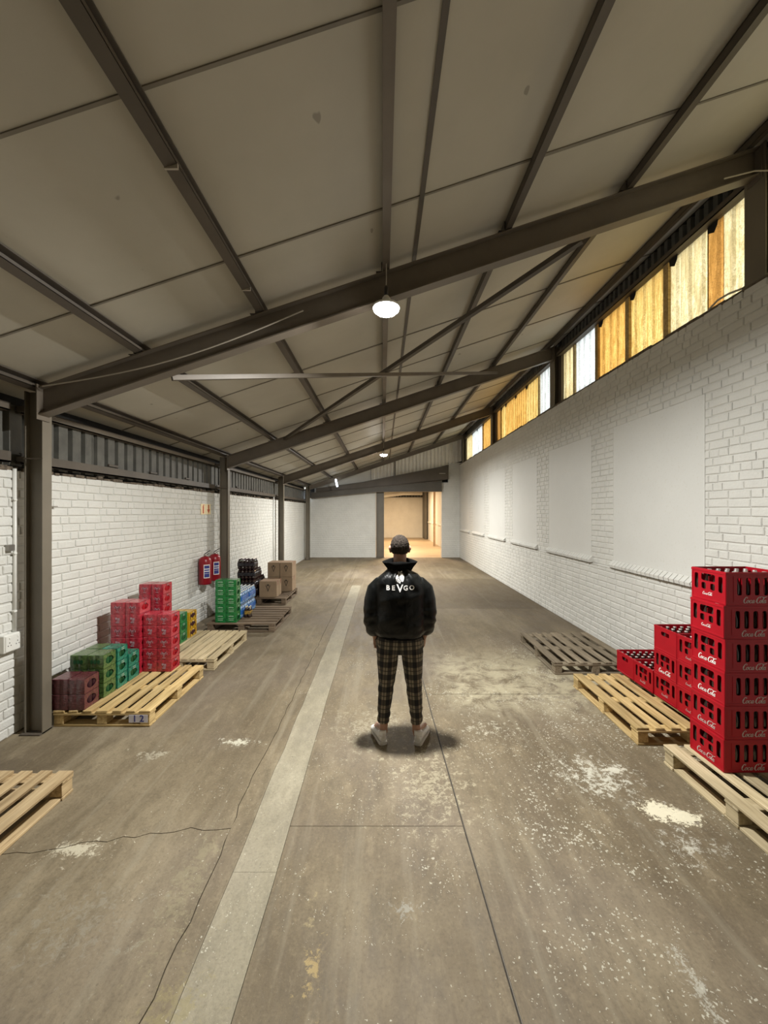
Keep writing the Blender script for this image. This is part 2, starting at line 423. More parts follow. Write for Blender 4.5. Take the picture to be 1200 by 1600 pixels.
def curve_plate(name, outer, holes, t, chamfer=0):
    """flat plate in XZ with holes, thickness t along Y (front at y=0, going +y)"""
    cu = bpy.data.curves.new(name, 'CURVE'); cu.dimensions = '2D'; cu.fill_mode = 'BOTH'; cu.extrude = t/2
    for poly in [outer]+holes:
        sp = cu.splines.new('POLY'); sp.points.add(len(poly)-1)
        for p, (x, z) in zip(sp.points, poly): p.co = (x, z, 0, 1)
        sp.use_cyclic_u = True
    o = bpy.data.objects.new(name, cu); C.objects.link(o)
    me = evaluated(o); bpy.data.objects.remove(o); bpy.data.curves.remove(cu)
    me.transform(Matrix.Translation((0, t/2, 0)) @ Matrix.Rotation(PI/2, 4, 'X'))
    return me
def rrect(x0, z0, x1, z1, r, n=3):
    r = min(r, (x1-x0)/2, (z1-z0)/2); out = []
    for cx, cz, a0 in ((x1-r, z0+r, -PI/2), (x1-r, z1-r, 0), (x0+r, z1-r, PI/2), (x0+r, z0+r, PI)):
        for i in range(n+1):
            a = a0 + PI/2*i/n; out.append((cx+r*math.cos(a), cz+r*math.sin(a)))
    return out
def join(name, items, mats):
    """items: (mesh, matrix, material index)"""
    bm = bmesh.new()
    for me, mx, mi in items:
        k = len(bm.faces); kv = len(bm.verts); bm.from_mesh(me); bm.verts.ensure_lookup_table(); bm.faces.ensure_lookup_table()
        bmesh.ops.transform(bm, matrix=mx, verts=bm.verts[kv:])
        for f in bm.faces[k:]: f.material_index = mi
    me = bpy.data.meshes.new(name); bm.to_mesh(me); bm.free()
    for m in mats: me.materials.append(m)
    return me

# ================================================================== SETTING
XL, XR, YB = -3.33, 3.38, 17.1      # left wall, right wall, end wall
Y0 = -6.0                            # wall behind the camera
CE = lambda x: 4.23 + .334*x         # underside of the roof boards
RT = lambda x: 4.13 + .334*x         # top of the rafters / underside of purlins

# ---- floor of slabs with real joints
floor = struct(MB().box(-3.7, Y0-.2, -.20, 3.8, 31.0, -.012).build('floor', M['joint']))
def jag(pts, amp, step=.12, seed=1, axis=0):
    """a line broken into small steps, moved sideways by a noise"""
    r = random.Random(seed); out = []
    for (a, b) in zip(pts[:-1], pts[1:]):
        L = math.dist(a, b); n = max(1, int(L/step))
        for i in range(n):
            t_ = i/n; out.append([a[0]+(b[0]-a[0])*t_, a[1]+(b[1]-a[1])*t_])
    out.append(list(pts[-1]))
    for i, p in enumerate(out):
        if 0 < i < len(out)-1: p[axis] += r.uniform(-amp, amp)
    return [tuple(p) for p in out]
crackA = jag([(-.955, Y0), (-.955, 1.5), (-.935, 2.0), (-.955, 2.45), (-.99, 2.75), (-.97, 3.4), (-.97, 17.08)], .011, .09, 3, 0)
crackT = jag([(-3.33, 2.22), (-2.23, 2.27), (-1.82, 2.34), (-1.30, 2.45), (-.96, 2.46)], .018, .07, 5, 1)
def off(line, dx=0, dy=0): return [(x+dx, y+dy) for x, y in line]
def cutline(line, y0, y1): return [p for p in line if y0 < p[1] < y1]
def lx(line, y):
    for a, b in zip(line[:-1], line[1:]):
        if a[1] <= y <= b[1]: return a[0]+(b[0]-a[0])*(y-a[1])/(b[1]-a[1]+1e-9)
    return line[-1][0]
def slab(poly, mat, dz=0):
    return MB().prism(poly, 'z', -.014, dz).build('slab', mat, floor)
EW = YB-.02
S1 = jag([(-.835, Y0), (-.835, EW)], .006, .25, 8, 0); S2 = jag([(-.592, Y0), (-.592, EW)], .004, .4, 9, 0)
def strip_slabs(la, lb, ys, g, mat, dz=0, gy=.0018):
    for a, b in zip(ys[:-1], ys[1:]):
        a2, b2 = a+gy, b-gy
        L_ = [(lx(la, a2)+g[0], a2)] + off(cutline(la, a2, b2), g[0]) + [(lx(la, b2)+g[0], b2)]
        R_ = [(lx(lb, a2)-g[1], a2)] + off(cutline(lb, a2, b2), -g[1]) + [(lx(lb, b2)-g[1], b2)]
        slab(L_ + R_[::-1], mat, dz)
wl = [(XL, Y0), (XL, EW)]; wr = [(XR, Y0), (XR, EW)]
mid = [(.54, Y0), (.54, 1.5), (.515, 2.4), (.485, 3.8), (.47, 5), (.47, EW)]
mid = jag(mid, .0015, .2, 4, 0)
# left bay in front of and behind the diagonal crack
la = [(XL, Y0)] + [(XL, 2.22-.002)] + off(crackT, 0, -.0025)[1:] + [(x-.0028, y) for x, y in cutline(crackA, Y0, 2.44)[::-1]] + [(lx(crackA, Y0)-.003, Y0)]
slab(la, M['floor'])
lb = [(XL, 2.22+.002)] + off(crackT, 0, .0025)[1:] + [(x-.0028, y) for x, y in cutline(crackA, 2.48, 6.3)] + [(lx(crackA, 6.3)-.003, 6.3), (XL, 6.3)]
slab(lb, M['floor'])
strip_slabs(wl, crackA, [6.3, 10.4, 14, EW], (0, .0028), M['floor'])
strip_slabs(crackA, S1, [Y0, 7.4, EW], (.0028, .0015), M['floor'])
strip_slabs(S1, S2, [Y0, 2.16, 6.6, 10.6], (.001, .0012), M['floor_strip'], .0006, .0008)
strip_slabs(S1, S2, [10.6, EW], (.0008, .0008), M['floor'], 0, .0006)
strip_slabs(S2, mid, [Y0, 2.477, 5.43, 8.1, 11.6, EW], (.0015, .004), M['floor'])
strip_slabs(mid, wr, [Y0, 1.2, 4.27, 8.1, 11.6, EW], (.008, 0), M['floor'], 0, .004)
# steel angle in the long joint
joint = MB()
jj = cutline(mid, 1.0, 16.8)
joint.add([(x+.0045, y, -.003) for x, y in jj] + [(x+.0075, y, -.003) for x, y in jj], [(i, i+len(jj), i+1+len(jj), i+1) for i in range(len(jj)-1)])
joint.build('joint_edge', M['post'], floor)

# ---- bricks
def brick_shape(L, H=.073, P=.010, seed=0):
    r = random.Random(seed); j = lambda a=.0016: r.uniform(-a, a)
    c = .0065
    vs = [(0,0,0),(L,0,0),(L,0,H),(0,0,H)]
    vs += [(j(),-P*.45,j()),(L+j(),-P*.45,j()),(L+j(),-P*.45,H+j()),(j(),-P*.45,H+j())]
    vs += [(c+j(),-P+j(),c+j()),(L-c+j(),-P+j(),c+j()),(L-c+j(),-P+j(),H-c+j()),(c+j(),-P+j(),H-c+j())]
    fs = [(8,9,10,11)]
    for a in range(4):
        b = (a+1) % 4; fs += [(a, b, b+4, a+4), (a+4, b+4, b+8, a+8)]
    return vs, fs
bcache = {}
def brick_mesh(L, seed):
    k = (round(L, 2), seed)
    if k not in bcache:
        vs, fs = brick_shape(k[0], seed=seed)
        me = bpy.data.meshes.new('brick'); me.from_pydata(vs, [], fs); me.materials.append(M['brick']); bcache[k] = me
    return bcache[k]
def lay(intervals, rows, h=.085, joint_=.012, seed=2):
    """intervals(row) -> list of (a,b); returns bricks (u, z, length, variant)"""
    r = random.Random(seed); out = []
    for k in range(rows):
        for a, b in intervals(k):
            x = a; first = True; 
            while x < b-.02:
                L = .222 if r.random() > .22 else .105
                if first: L = (.222, .105, .165)[(k+int(r.random()*1.3)) % 3]; first = False
                if x+L > b-.03: L = b-x
                L = round(L, 2)
                out.append((x, k*h+.006, L, r.randrange(4))); x += L+joint_
    return out
def put_bricks(wall, bricks, to_world, rot, limit=300, hidden=None):
    """to_world(u,z)->(x,y,z); the ones that show largest become objects, the rest one part"""
    sc_ = []
    for i, (u, z, L, s_) in enumerate(bricks):
        p = to_world(u, z); q = to_world(u+L, z)
        if p[1] < .3 or q[1] < .3: sc_.append((0, i)); continue
        x0, x1 = p[0]/p[1]*608, q[0]/q[1]*608; y0 = (p[2]-2)/((p[1]+q[1])/2)*608
        if abs((x0+x1)/2) > 598 or (hidden and hidden(p)): sc_.append((0, i)); continue
        sc_.append((abs(x1-x0)*.073*608/((p[1]+q[1])/2), i))
    sc_.sort(reverse=True); big = {i for a, i in sc_[:limit] if a > 0}
    rest = MB()
    for i, (u, z, L, s_) in enumerate(bricks):
        p = to_world(u, z)
        if i in big:
            o = link('brick', brick_mesh(L, s_), wall); o.location = (p[0], p[1], p[2]+R.uniform(-.0025, .0025)); o.rotation_euler = (R.uniform(-.02, .02), R.uniform(-.008, .008), rot+R.uniform(-.008, .008))
        else:
            vs, fs = brick_shape(L, seed=s_); mx = Matrix.Translation(p) @ Matrix.Rotation(rot, 4, 'Z')
            rest.add([mx @ Vector(v) for v in vs], fs)
    if rest.v: tag(rest.build('bricks', M['brick'], wall), kind='stuff')

# ---- left wall: brick to 2.38 m, cladding above
wallL = struct(MB().box(XL-.22, Y0, -.1, XL, YB, 2.375).build('wall_left', M['mortar']))
bl = lay(lambda k: [(.8, YB)], 28, seed=4)
def hidL(p):
    x = 598+p[0]/p[1]*608; y = 800+(2-p[2])/p[1]*608
    return 38 < x < 77 or (77 < x < 470 and y > 1120-(x-77)*.62)
# brick local x runs along its length, its face looks to -y; the left wall's face looks to +x
put_bricks(wallL, [(-(u+L), z, L, s_) for u, z, L, s_ in bl], lambda u, z: (XL, -u, z), -PI/2+PI, 300, None) if False else None
def left_world(u, z): return (XL, u, z)
put_bricks(wallL, bl, left_world, PI/2, 300, hidL)

# crumbling mortar bed and bottom rail over the bricks
mb = MB(); r = random.Random(3)
y = .8
while y < YB-.1:
    L = r.uniform(.05, .16); mb.box(XL-.03, y, 2.37, XL+r.uniform(-.002, .022), y+L, 2.385+r.uniform(.0, .035), .004); y += L+r.uniform(0, .05)
tag(mb.build('mortar_bed', M['rough_mortar'], wallL), kind='stuff')

def box_sheet(name, mat, parent, P0, dirv, L, zb, zt, nrm, pitch=.18, depth=.035, rib=.05, thick=.0):
    """box profile sheet: ribs run up; zb, zt functions of u"""
    P0, dirv, nrm = Vector(P0), Vector(dirv).normalized(), Vector(nrm).normalized()
    us = [(0, 0)]; u = 0
    k = 0
    while k*pitch < L:
        a = k*pitch
        for du, d in ((0.012, 0), (.024, depth), (rib+.024, depth), (rib+.036, 0)):
            if a+du < L: us.append((a+du, d))
        k += 1
    us.append((L, 0))
    vs = []
    for u, d in us:
        for zz in (zb(u), zt(u)):
            p = P0 + dirv*u + nrm*(-d); vs.append((p.x, p.y, zz))
    fs = [(2*i, 2*i+2, 2*i+3, 2*i+1) for i in range(len(us)-1)]
    return mk(name, vs, fs, mat, parent)
POSTS = [-5.3, -.9, 3.5, 7.7, 12.0, 16.3]
# cladding sheets, .9 m wide with laps
y = -.9
while y < YB-.05:
    L = min(.92, YB-y)
    box_sheet('cladding_sheet', M['clad'], wallL, (XL-.03+(.004 if int(y*10) % 2 else 0), y, 0), (0, 1, 0), L, lambda u: 2.42, lambda u: 2.97, (1, 0, 0), .18, .045, .04)
    y += .9
MB().box(XL-.20, Y0, 2.375, XL-.12, YB, 3.12).build('backing_board', M['dark'], wallL)
# steel rails of the left cladding, one per bay
for a, b in zip(POSTS[1:], POSTS[2:]+[YB+.1]):
    a += .05; b -= .05
    # sheeting rail: angle with a bright top lip
    q = MB().box(XL-.02, a, 2.44, XL+.035, b, 2.455).box(XL+.027, a, 2.44, XL+.035, b, 2.53)
    q.box(XL+.012, a, 2.53, XL+.035, b, 2.538)
    q.build('sheeting_rail', M['steel_dark'], wallL)
    q = MB().box(XL-.02, a, 2.90, XL+.03, b, 2.912).box(XL+.022, a, 2.90, XL+.03, b, 2.965).box(XL-.02, a, 2.96, XL+.03, b, 2.968)
    q.build('sheeting_rail', M['steel'], wallL)
# small slots in the cladding
for yy in (4.75, 5.6, 6.6, 8.9, 9.9, 10.8):
    MB().box(XL-.03, yy, 2.555, XL-.005, yy+.16, 2.585, .004).build('clip', M['steel_dark'], wallL)

# ---- right wall with plastered infill panels and brick-on-edge sills
wallR = struct(MB().box(XR, Y0, -.1, XR+.22, YB, 4.075).build('wall_right', M['mortar']))
PAN = [(4.07+2.215*i, 5.69+2.215*i) for i in range(6)]
PZ0, PZ1 = 1.275, 3.235
SILL_Z = 1.19
def rintv(k):
    z = k*.085
    if z < SILL_Z-.02 or z > PZ1-.02: return [(.8, YB)]
    out = []; c = .8
    for a, b in PAN: out.append((c, a)); c = b
    out.append((c, YB)); return out
br = lay(rintv, 48, seed=9)
def hidR(p):
    x = 598+p[0]/p[1]*608; y = 800+(2-p[2])/p[1]*608
    return (x > 1088 and y > 885) or (x > 1028 and y > 980) or (x > 968 and y > 1020)
# face looks to -x: brick local -y -> -x means rot = -pi/2, local x -> -y
put_bricks(wallR, [(u+L, z, L, s_) for u, z, L, s_ in br], lambda u, z: (XR, u, z), -PI/2, 300, hidR)
for i, (a, b) in enumerate(PAN):
    MB().box(XR-.008, a+.004, PZ0-.02, XR+.01, b-.004, PZ1).build('plaster_panel', M['plaster'], wallR)
    n = 21; st = (b-a+.06)/n
    sh = None
    for k in range(n):
        y = a-.03+k*st
        r_ = R.uniform(-.003, .003)
        pts = [(XR+.01, 1.195), (XR-.062+r_, 1.192), (XR-.070+r_, 1.232), (XR+.01, 1.312)]
        MB().prism(pts, 'y', y, y+st-.011).build('sill_brick', M['brick'], wallR)
    MB().box(XR-.045, a-.03, 1.180, XR, b+.03, 1.196, .003).build('sill_bed', M['rough_mortar'], wallR)
# ledge between the lower and upper brickwork
MB().box(XR-.020, .8, 1.166, XR, YB, 1.18, .004).build('ledge', M['brick'], wallR)
r = random.Random(31); mb = MB(); y = .8
while y < YB-.1:
    L = r.uniform(.1, .5); mb.box(XR-.012, y, 4.06, XR+.06, y+L, 4.08+r.uniform(.0, .022), .004); y += L
tag(mb.build('mortar_bed', M['rough_mortar'], wallR), kind='stuff')

# ---- window band of aged translucent sheets
def window_sheet(win, a, b, mat):
    box_sheet('sheet', M[mat], win, (XR+.11, a, 0), (0, 1, 0), b-a, lambda u: 4.07, lambda u: 5.12, (-1, 0, 0), (b-a)/max(1, round((b-a)/.17)), .028, .045)
BAYS = [
 (-5.2, -1.05, [(-5.15, -4.4, 's_yellow'), (-4.38, -3.6, 's_orange'), (-3.58, -2.75, 's_pale'), (-2.73, -1.9, 's_yellow'), (-1.88, -1.08, 's_orange')]),
 (-.75, 3.38, [(-.7, .1, 's_yellow'), (.1, .9, 's_pale'), (.9, 1.7, 's_orange'), (1.7, 2.5, 's_white'), (2.5, 3.36, 's_pale')]),
 (3.62, 7.56, [(3.64, 3.97, 's_pale'), (3.99, 4.17, 's_brown'), (4.18, 4.72, 's_pale'), (4.79, 5.47, 's_yellow'), (5.54, 6.26, 's_orange'), (6.33, 7.02, 's_white'), (7.06, 7.52, 's_pale')]),
 (7.82, 11.88, [(7.84, 8.62, 's_white'), (8.66, 9.43, 's_yellow'), (9.45, 10.2, 's_orange'), (10.22, 11.0, 's_orange'), (11.02, 11.40, 's_yellow'), (11.44, 11.85, 's_brown')]),
 (12.12, 16.2, [(12.15, 12.8, 's_orange'), (12.82, 13.45, 's_orange'), (13.5, 14.3, 's_white'), (14.32, 15.1, 's_white'), (15.12, 16.15, 's_pale')]),
]
for i, (a, b, sheets) in enumerate(BAYS):
    win = struct(MB().box(XR+.055, a, 5.02, XR+.095, b, 5.105).box(XR-.005, a, 5.02, XR+.06, b, 5.03).box(XR-.005, a, 5.02, XR+.002, b, 5.085).build('window_%d' % (i+1), M['steel_dark']))
    for y0, y1, m in sheets: window_sheet(win, y0-.012, y1+.012, m)
    for (p, q) in zip(sheets[:-1], sheets[1:]):
        if q[0]-p[1] > .03: MB().box(XR+.075, p[1]-.008, 4.07, XR+.145, q[0]+.004, 5.05).build('mullion', M['wood_yellow'], win)
    for (p, q) in ((a-.05, sheets[0][0]+.003), (sheets[-1][1]-.003, b+.05)):
        MB().box(XR+.06, p-.02, 4.06, XR+.15, q+.01, 5.1).build('mullion', M['steel_dark'], win)
    # small torn flaps hanging at the head of the sheets
    for y0, y1, m in sheets[1:5]:
        MB().prism([(y1-.16, 5.03), (y1-.03, 5.03), (y1-.04, 4.95), (y1-.11, 4.91+R.uniform(0, .03)), (y1-.15, 4.97)], 'x', XR+.072, XR+.078).build('flap', M['dark'], win)
    # dark corrugated closure between the head rail and the roof
    box_sheet('closure_sheet', M['clad'], win, (XR+.13, a-.1, 0), (0, 1, 0), b-a+.2, lambda u: 5.06, lambda u: 5.36, (-1, 0, 0), .12, .04, .04)
MB().box(XR+.175, Y0, 5.04, XR+.20, YB, 5.50).build('backing_board', M['dark'], wallR)  # placed to block skylight leaking in behind the closure sheets

for y0, y1 in ((16.15, YB+.2), (Y0, -5.12), (-1.02, -.72)):  # boards added to stop skylight leaking in beside the windows
    MB().box(XR+.12, y0, 4.0, XR+.2, y1, 5.3).build('light_seal_board', M['steel_dark'], wallR)
# ---- roof: boards, joint strips
ceil = struct(MB().prism([(-3.75, CE(-3.75)+.03), (3.75, CE(3.75)+.03), (3.75, CE(3.75)+.12), (-3.75, CE(-3.75)+.12)], 'y', Y0-.2, YB+.6).build('ceiling', M['dark']))
YJ = [Y0-.2] + [1.72+1.14*k for k in range(-5, 14)] + [YB+.5]
for a, b in zip(YJ[:-1], YJ[1:]):
    for x0, x1 in ((-3.75, .283), (.297, 3.75)):
        n = 1
        sg = R.uniform(0, .004)
        MB().prism([(x0, CE(x0)+sg), (x1, CE(x1)+sg), (x1, CE(x1)+.03), (x0, CE(x0)+.03)], 'y', a+.003, b-.003).build('ceiling_board', M['ceiling'], ceil)
PURL = [-3.12, -2.17, -1.09, .03, 1.12, 2.20, 3.27]
for k, yj in enumerate(YJ[1:-1]):
    ps = [-3.6]+PURL[1:-1]+[3.6]
    for x0, x1 in zip(ps[:-1], ps[1:]):
        wd = .017 if R.random() > .25 else .028
        MB().prism([(x0+.03, CE(x0+.03)-.007), (x1-.03, CE(x1-.03)-.007), (x1-.03, CE(x1-.03)+.001), (x0+.03, CE(x0+.03)+.001)], 'y', yj-wd/2, yj+wd/2).build('joint_strip', M['strip'], ceil)
MB().prism([(.272, CE(.27)-.009), (.308, CE(.308)-.009), (.308, CE(.308)), (.272, CE(.27))], 'y', Y0, YB+.5).build('joint_strip', M['steel_dark'], ceil)

# ---- wall behind the camera, end wall, gable
struct(MB().box(-3.6, Y0-.2, -.1, 3.7, Y0, 5.5).build('wall_front', M['steel']))  # unseen wall, coloured dark so it bounces little light
wallB = struct(MB().prism([(XL-.2, -.1), (-.30, -.1), (-.30, 2.88), (XL-.2, 2.56)], 'y', YB, YB+.24).build('wall_back', M['mortar']))
bb = []
for u, z, L, s_ in lay(lambda k: [(XL, -.30)], 34, seed=12):
    if z+.073 < 2.53+(u-XL)*.116: bb.append((u, z, L, s_))
rest = MB()
for u, z, L, s_ in bb:
    vs, fs = brick_shape(L, P=.009, seed=s_); rest.add([(u+v[0], YB+v[1], z+v[2]) for v in vs], fs)
tag(rest.build('bricks', M['brick'], wallB), kind='stuff')
# brick pier right of the opening, stepped at its head
pier = MB().box(2.59, YB, -.1, 2.88, YB+.30, 3.30).box(2.88, YB, -.1, XR+.2, YB+.30, 4.17)
pier = struct(pier.build('wall_back', M['mortar']))
rest = MB()
for u, z, L, s_ in lay(lambda k: [(2.59, XR)] if k < 38 else [(2.88, XR)], 49, seed=14):
    vs, fs = brick_shape(L, P=.009, seed=s_); rest.add([(u+v[0], YB+v[1], z+v[2]) for v in vs], fs)
tag(rest.build('bricks', M['brick'], pier), kind='stuff')
# gable: flat white board on the left, box profile sheets on the right
gab = struct(MB().prism([(-3.4, 2.6), (3.6, 3.3), (3.6, 5.5), (-3.4, 3.2)], 'y', YB+.14, YB+.2).build('wall_gable', M['dark']))
MB().prism([(-3.0, 2.75), (-.52, 3.16), (-.52, 4.06), (-3.0, 3.23)], 'y', YB+.02, YB+.06).build('gable_board', M['render'], gab)
for k in range(5):
    x0 = -.5+k*.79; x1 = x0+.80
    box_sheet('cladding_sheet', M['clad_light'], gab, (x0, YB-.02-(k % 2)*.006, 0), (1, 0, 0), .80, lambda u, x0=x0: 3.2+max(0, (x0+u+.5))*.26, lambda u, x0=x0: 4.10+(x0+u)*.334, (0, -1, 0), .158, .07, .07)
MB().box(.52, YB-.07, 3.3, .56, YB-.03, 4.22).build('gable_stud', M['steel_dark'], gab)

# ================================================================== STEEL FRAME
def ibeam_slope(x0, x1, ytop, D, bf, y, name, mat, tf=.012, taper=0):
    """rafter in the XZ plane; flanges bf wide along y"""
    q = MB(); z0, z1 = RT(x0)+ytop, RT(x1)+ytop
    def slab_(a0, a1, w_):  # offsets from the top
        q.prism([(x0, z0-a1), (x1, z1-a1), (x1, z1-a0), (x0, z0-a0)], 'y', y-w_/2, y+w_/2)
    slab_(0, tf, bf); slab_(D-tf, D, bf); slab_(tf, D-tf, .012)
    return q.build(name, mat)
NAMES = ['behind the camera', 'just behind the camera', 'over the standing person, nearest in view', 'second in view, over the green boxes', 'third in view, beside the small lamp', 'last in view, under the corrugated gable']
for i, y in enumerate(POSTS):
    if i < 2:
        continue
    rf = empty('rafter', (0, 0, 0))
    tag(rf, 'sloping brown steel roof beam, ' + NAMES[i], 'roof beam', 'roof beams')
    D = .25 if i < 5 else .18
    x0, x1 = -3.05, 3.34
    b = ibeam_slope(x0, x1, 0, D, .11, y, 'i_section', M['steel']); b.parent = rf
    # haunch plates and bolts
    for xx in PURL[1:-1]:
        c = MB().box(xx-.042, y-.05, RT(xx), xx-.036, y+.05, RT(xx)+.075).box(xx-.09, y-.045, RT(xx)-.006, xx-.036, y+.045, RT(xx)-.002)
        c.build('cleat', M['steel_dark'], rf)
    MB().box(x0-.010, y-.07, RT(x0)-D-.04, x0, y+.07, RT(x0)+.02).build('end_plate', M['steel'], rf)
    MB().box(x1, y-.07, RT(x1)-D-.04, x1+.010, y+.07, RT(x1)+.0).build('end_plate', M['steel'], rf)
pl = ['nearest the camera, beside the power socket', 'second along, beside the fire extinguishers', 'third along, behind the cardboard boxes', 'last, in the far corner']
for i, y in enumerate(POSTS[2:]):
    q = MB(); X0, X1 = -3.225, -3.062
    q.box(X0, y-.0, 0, X0+.010, y+.10, 3.09).box(X1-.010, y, 0, X1, y+.10, 3.09).box(X0+.01, y+.045, 0, X1-.01, y+.055, 3.09)
    p = q.build('steel_post', M['post'])
    tag(p, 'olive brown steel post on the left wall, ' + pl[i], 'post', 'posts along the left wall')
    MB().box(X0-.02, y-.03, 0, X1+.0, y+.13, .012).build('base_plate', M['steel_dark'], p)
    MB().box(X0-.09, y+.02, 2.46, X0, y+.08, 2.50).build('bracket', M['steel_dark'], p)
    MB().box(X0-.004, y-.006, 2.475, X1+.006, y+.0, 2.487).build('band', M['steel'], p)
    MB().box(X0-.09, y+.02, 2.91, X0, y+.08, 2.96).build('bracket', M['steel_dark'], p)
pr = ['nearest, with a cable hanging on it', 'second along the window band', 'third along the window band', 'last, next to the corrugated gable']
for i, y in enumerate(POSTS[2:]):
    zt = RT(3.42)-.01
    q = MB().box(3.355, y-.09, 4.08, 3.367, y+.11, zt).box(3.50, y-.09, 4.08, 3.512, y+.11, zt).box(3.367, y+.0, 4.08, 3.50, y+.012, zt)
    q.box(3.34, y-.1, 4.075, 3.53, y+.12, 4.087)
    p = q.build('steel_post', M['post'])
    tag(p, 'brown steel post standing on the white right wall, ' + pr[i], 'post', 'posts on top of the right wall')
pn = ['along the eave of the left wall', 'first from the left wall', 'second from the left wall', 'third from the left wall, above the lamps', 'fourth from the left wall', 'fifth from the left wall', 'against the eave above the window band']
for x, nm in zip(PURL, pn):
    q = MB(); zt = CE(x)-.002; zb = RT(x)+.016; wd = .062
    # lipped channel with its back to the low side
    q.prism([(x-wd/2, zb-.012), (x+wd/2, zb+.008), (x+wd/2, zb+.014), (x-wd/2, zb-.006)], 'y', Y0, YB+.1)
    q.prism([(x-wd/2, zb-.012), (x-wd/2+.006, zb-.010), (x-wd/2+.006, zt-.014), (x-wd/2, zt-.016)], 'y', Y0, YB+.1)
    q.prism([(x+wd/2-.006, zb+.006), (x+wd/2, zb+.008), (x+wd/2, zb+.035), (x+wd/2-.006, zb+.033)], 'y', Y0, YB+.1)
    q.prism([(x-wd/2, zt-.022), (x+wd/2, zt-.002), (x+wd/2, zt+.004), (x-wd/2, zt-.016)], 'y', Y0, YB+.1)
    p = q.build('purlin', M['steel_dark' if abs(x) > .5 else 'steel'])
    tag(p, 'long brown steel purlin under the ceiling, ' + nm, 'purlin', 'purlins')
    for yy in (2.0, 3.1) if -2 < x < -.5 else ():
        MB().box(x-wd/2-.004, yy, zb-.015, x+wd/2+.004, yy+.012, zb+.012).build('strap', M['cable'], p)
b = MB().bar((-1.95, 3.60, 2.0+1.24), (2.25, 7.66, 2.0+2.74), .045, .045).build('brace', M['steel'])
tag(b, 'flat steel brace crossing level under the ceiling behind the bright lamp', 'brace', 'crossed roof braces')
b = MB().bar((1.85, 3.62, 2.0+2.53), (-1.93, 7.66, 2.0+1.44), .055, .05).build('brace', M['steel_dark'])
tag(b, 'dark steel brace slanting down to the left behind the bright lamp', 'brace', 'crossed roof braces')

# ---- steel and beams around the far opening
q = MB(); Yb = YB-.20
q.prism([(-3.12, 2.60), (-.28, 2.885), (2.57, 2.90), (2.57, 3.35), (.3, 3.12), (-3.12, 2.82)], 'y', Yb, Yb+.18)
b = q.build('roof_beam', M['lintel']); tag(b, 'lower dark tapered steel beam over the far opening', 'beam')
MB().prism([(-3.12, 2.58), (-.28, 2.868), (2.57, 2.885), (2.57, 2.90), (-.28, 2.885), (-3.12, 2.60)], 'y', Yb-.05, Yb+.2).build('flange', M['steel'], b)
MB().prism([(-3.12, 2.815), (.3, 3.115), (2.57, 3.345), (2.57, 3.365), (.3, 3.135), (-3.12, 2.835)], 'y', Yb-.05, Yb+.19).build('flange', M['steel'], b)
q = MB().prism([(-2.9, 2.87), (.3, 3.15), (2.86, 3.43), (2.86, 4.0), (-.9, 3.27), (-2.9, 3.0)], 'y', Yb+.02, Yb+.19)
b = q.build('roof_beam', M['steel_dark']); tag(b, 'upper dark sloping beam above the far opening, under the gable', 'beam')
MB().prism([(-2.9, 3.0), (-.9, 3.27), (2.86, 4.0), (2.86, 4.03), (-.9, 3.30), (-2.9, 3.03)], 'y', Yb-.03, Yb+.19).build('flange', M['lintel'], b)
MB().box(2.45, Yb-.04, 3.66, 2.72, Yb+.0, 3.69).build('bolt_plate', M['metal'], b)
q = MB().box(-.285, YB-.06, 0, -.265, YB+.16, 2.87).box(.036, YB-.06, 0, .056, YB+.16, 2.87).box(-.265, YB+.04, 0, .036, YB+.055, 2.87).box(-.20, YB-.07, .0, -.185, YB+.06, 2.87)
c = q.build('steel_column', M['post']); tag(c, 'brown steel column at the left side of the far opening', 'column')
MB().box(-.30, YB-.1, 0, .075, YB+.2, .012).build('base_plate', M['steel_dark'], c)

# ---- room beyond the opening (the camera sees it lit by its own lamps)
FX0, FX1, FY = -3.3, 3.32, 30.3
fl = struct(MB().box(FX0, EW, -.10, FX1, FY, -.0005).build('floor', simple('smooth_concrete', (.34, .26, .17), .5, 0, .15, 1.2)))
wf = struct(MB().box(FX0, FY, -.1, FX1, FY+.2, 3.9).build('wall_far', M['mortar']))
rest = MB()
for u, z, L, s_ in lay(lambda k: [(-.6, FX1)], 37, seed=22):
    vs, fs = brick_shape(L, P=.008, seed=s_); rest.add([(u+v[0], FY+v[1], z+v[2]) for v in vs], fs)
tag(rest.build('bricks', M['brick'], wf), kind='stuff')
struct(MB().box(FX0-.2, YB+.24, -.1, FX0, FY+.2, 3.9).build('wall_far_left', M['render']))
wfr = struct(MB().box(FX1, YB+.30, -.1, FX1+.2, FY+.2, 3.9).build('wall_far_right', M['render']))
for y0 in (19.2, 21.6, 24.2, 26.6):
    MB().box(FX1-.06, y0, 1.22, FX1, y0+1.7, 1.30, .004).build('sill', M['brick'], wfr)
cf = struct(MB().box(FX0-.2, YB+.25, 3.75, FX1+.2, FY+.2, 3.9).build('ceiling_far', M['render']))
box_sheet('closure_sheet', M['clad'], cf, (.9, FY-.06, 0), (1, 0, 0), 2.3, lambda u: 3.18, lambda u: 3.30, (0, -1, 0), .22, .06, .09)
b = MB().prism([(-1.0, 2.95), (1.6, 3.28), (3.0, 3.28), (3.0, 3.42), (1.6, 3.42), (-1.0, 3.15)], 'y', 29.4, 29.6).build('roof_beam', M['render'])
tag(b, 'pale sloping beam over the far end of the lit room', 'beam')
b = MB().box(.0, FY-.15, 3.13, 3.2, FY-.04, 3.18).build('roof_beam', M['lintel']); tag(b, 'dark straight rail along the head of the lit far wall', 'beam')
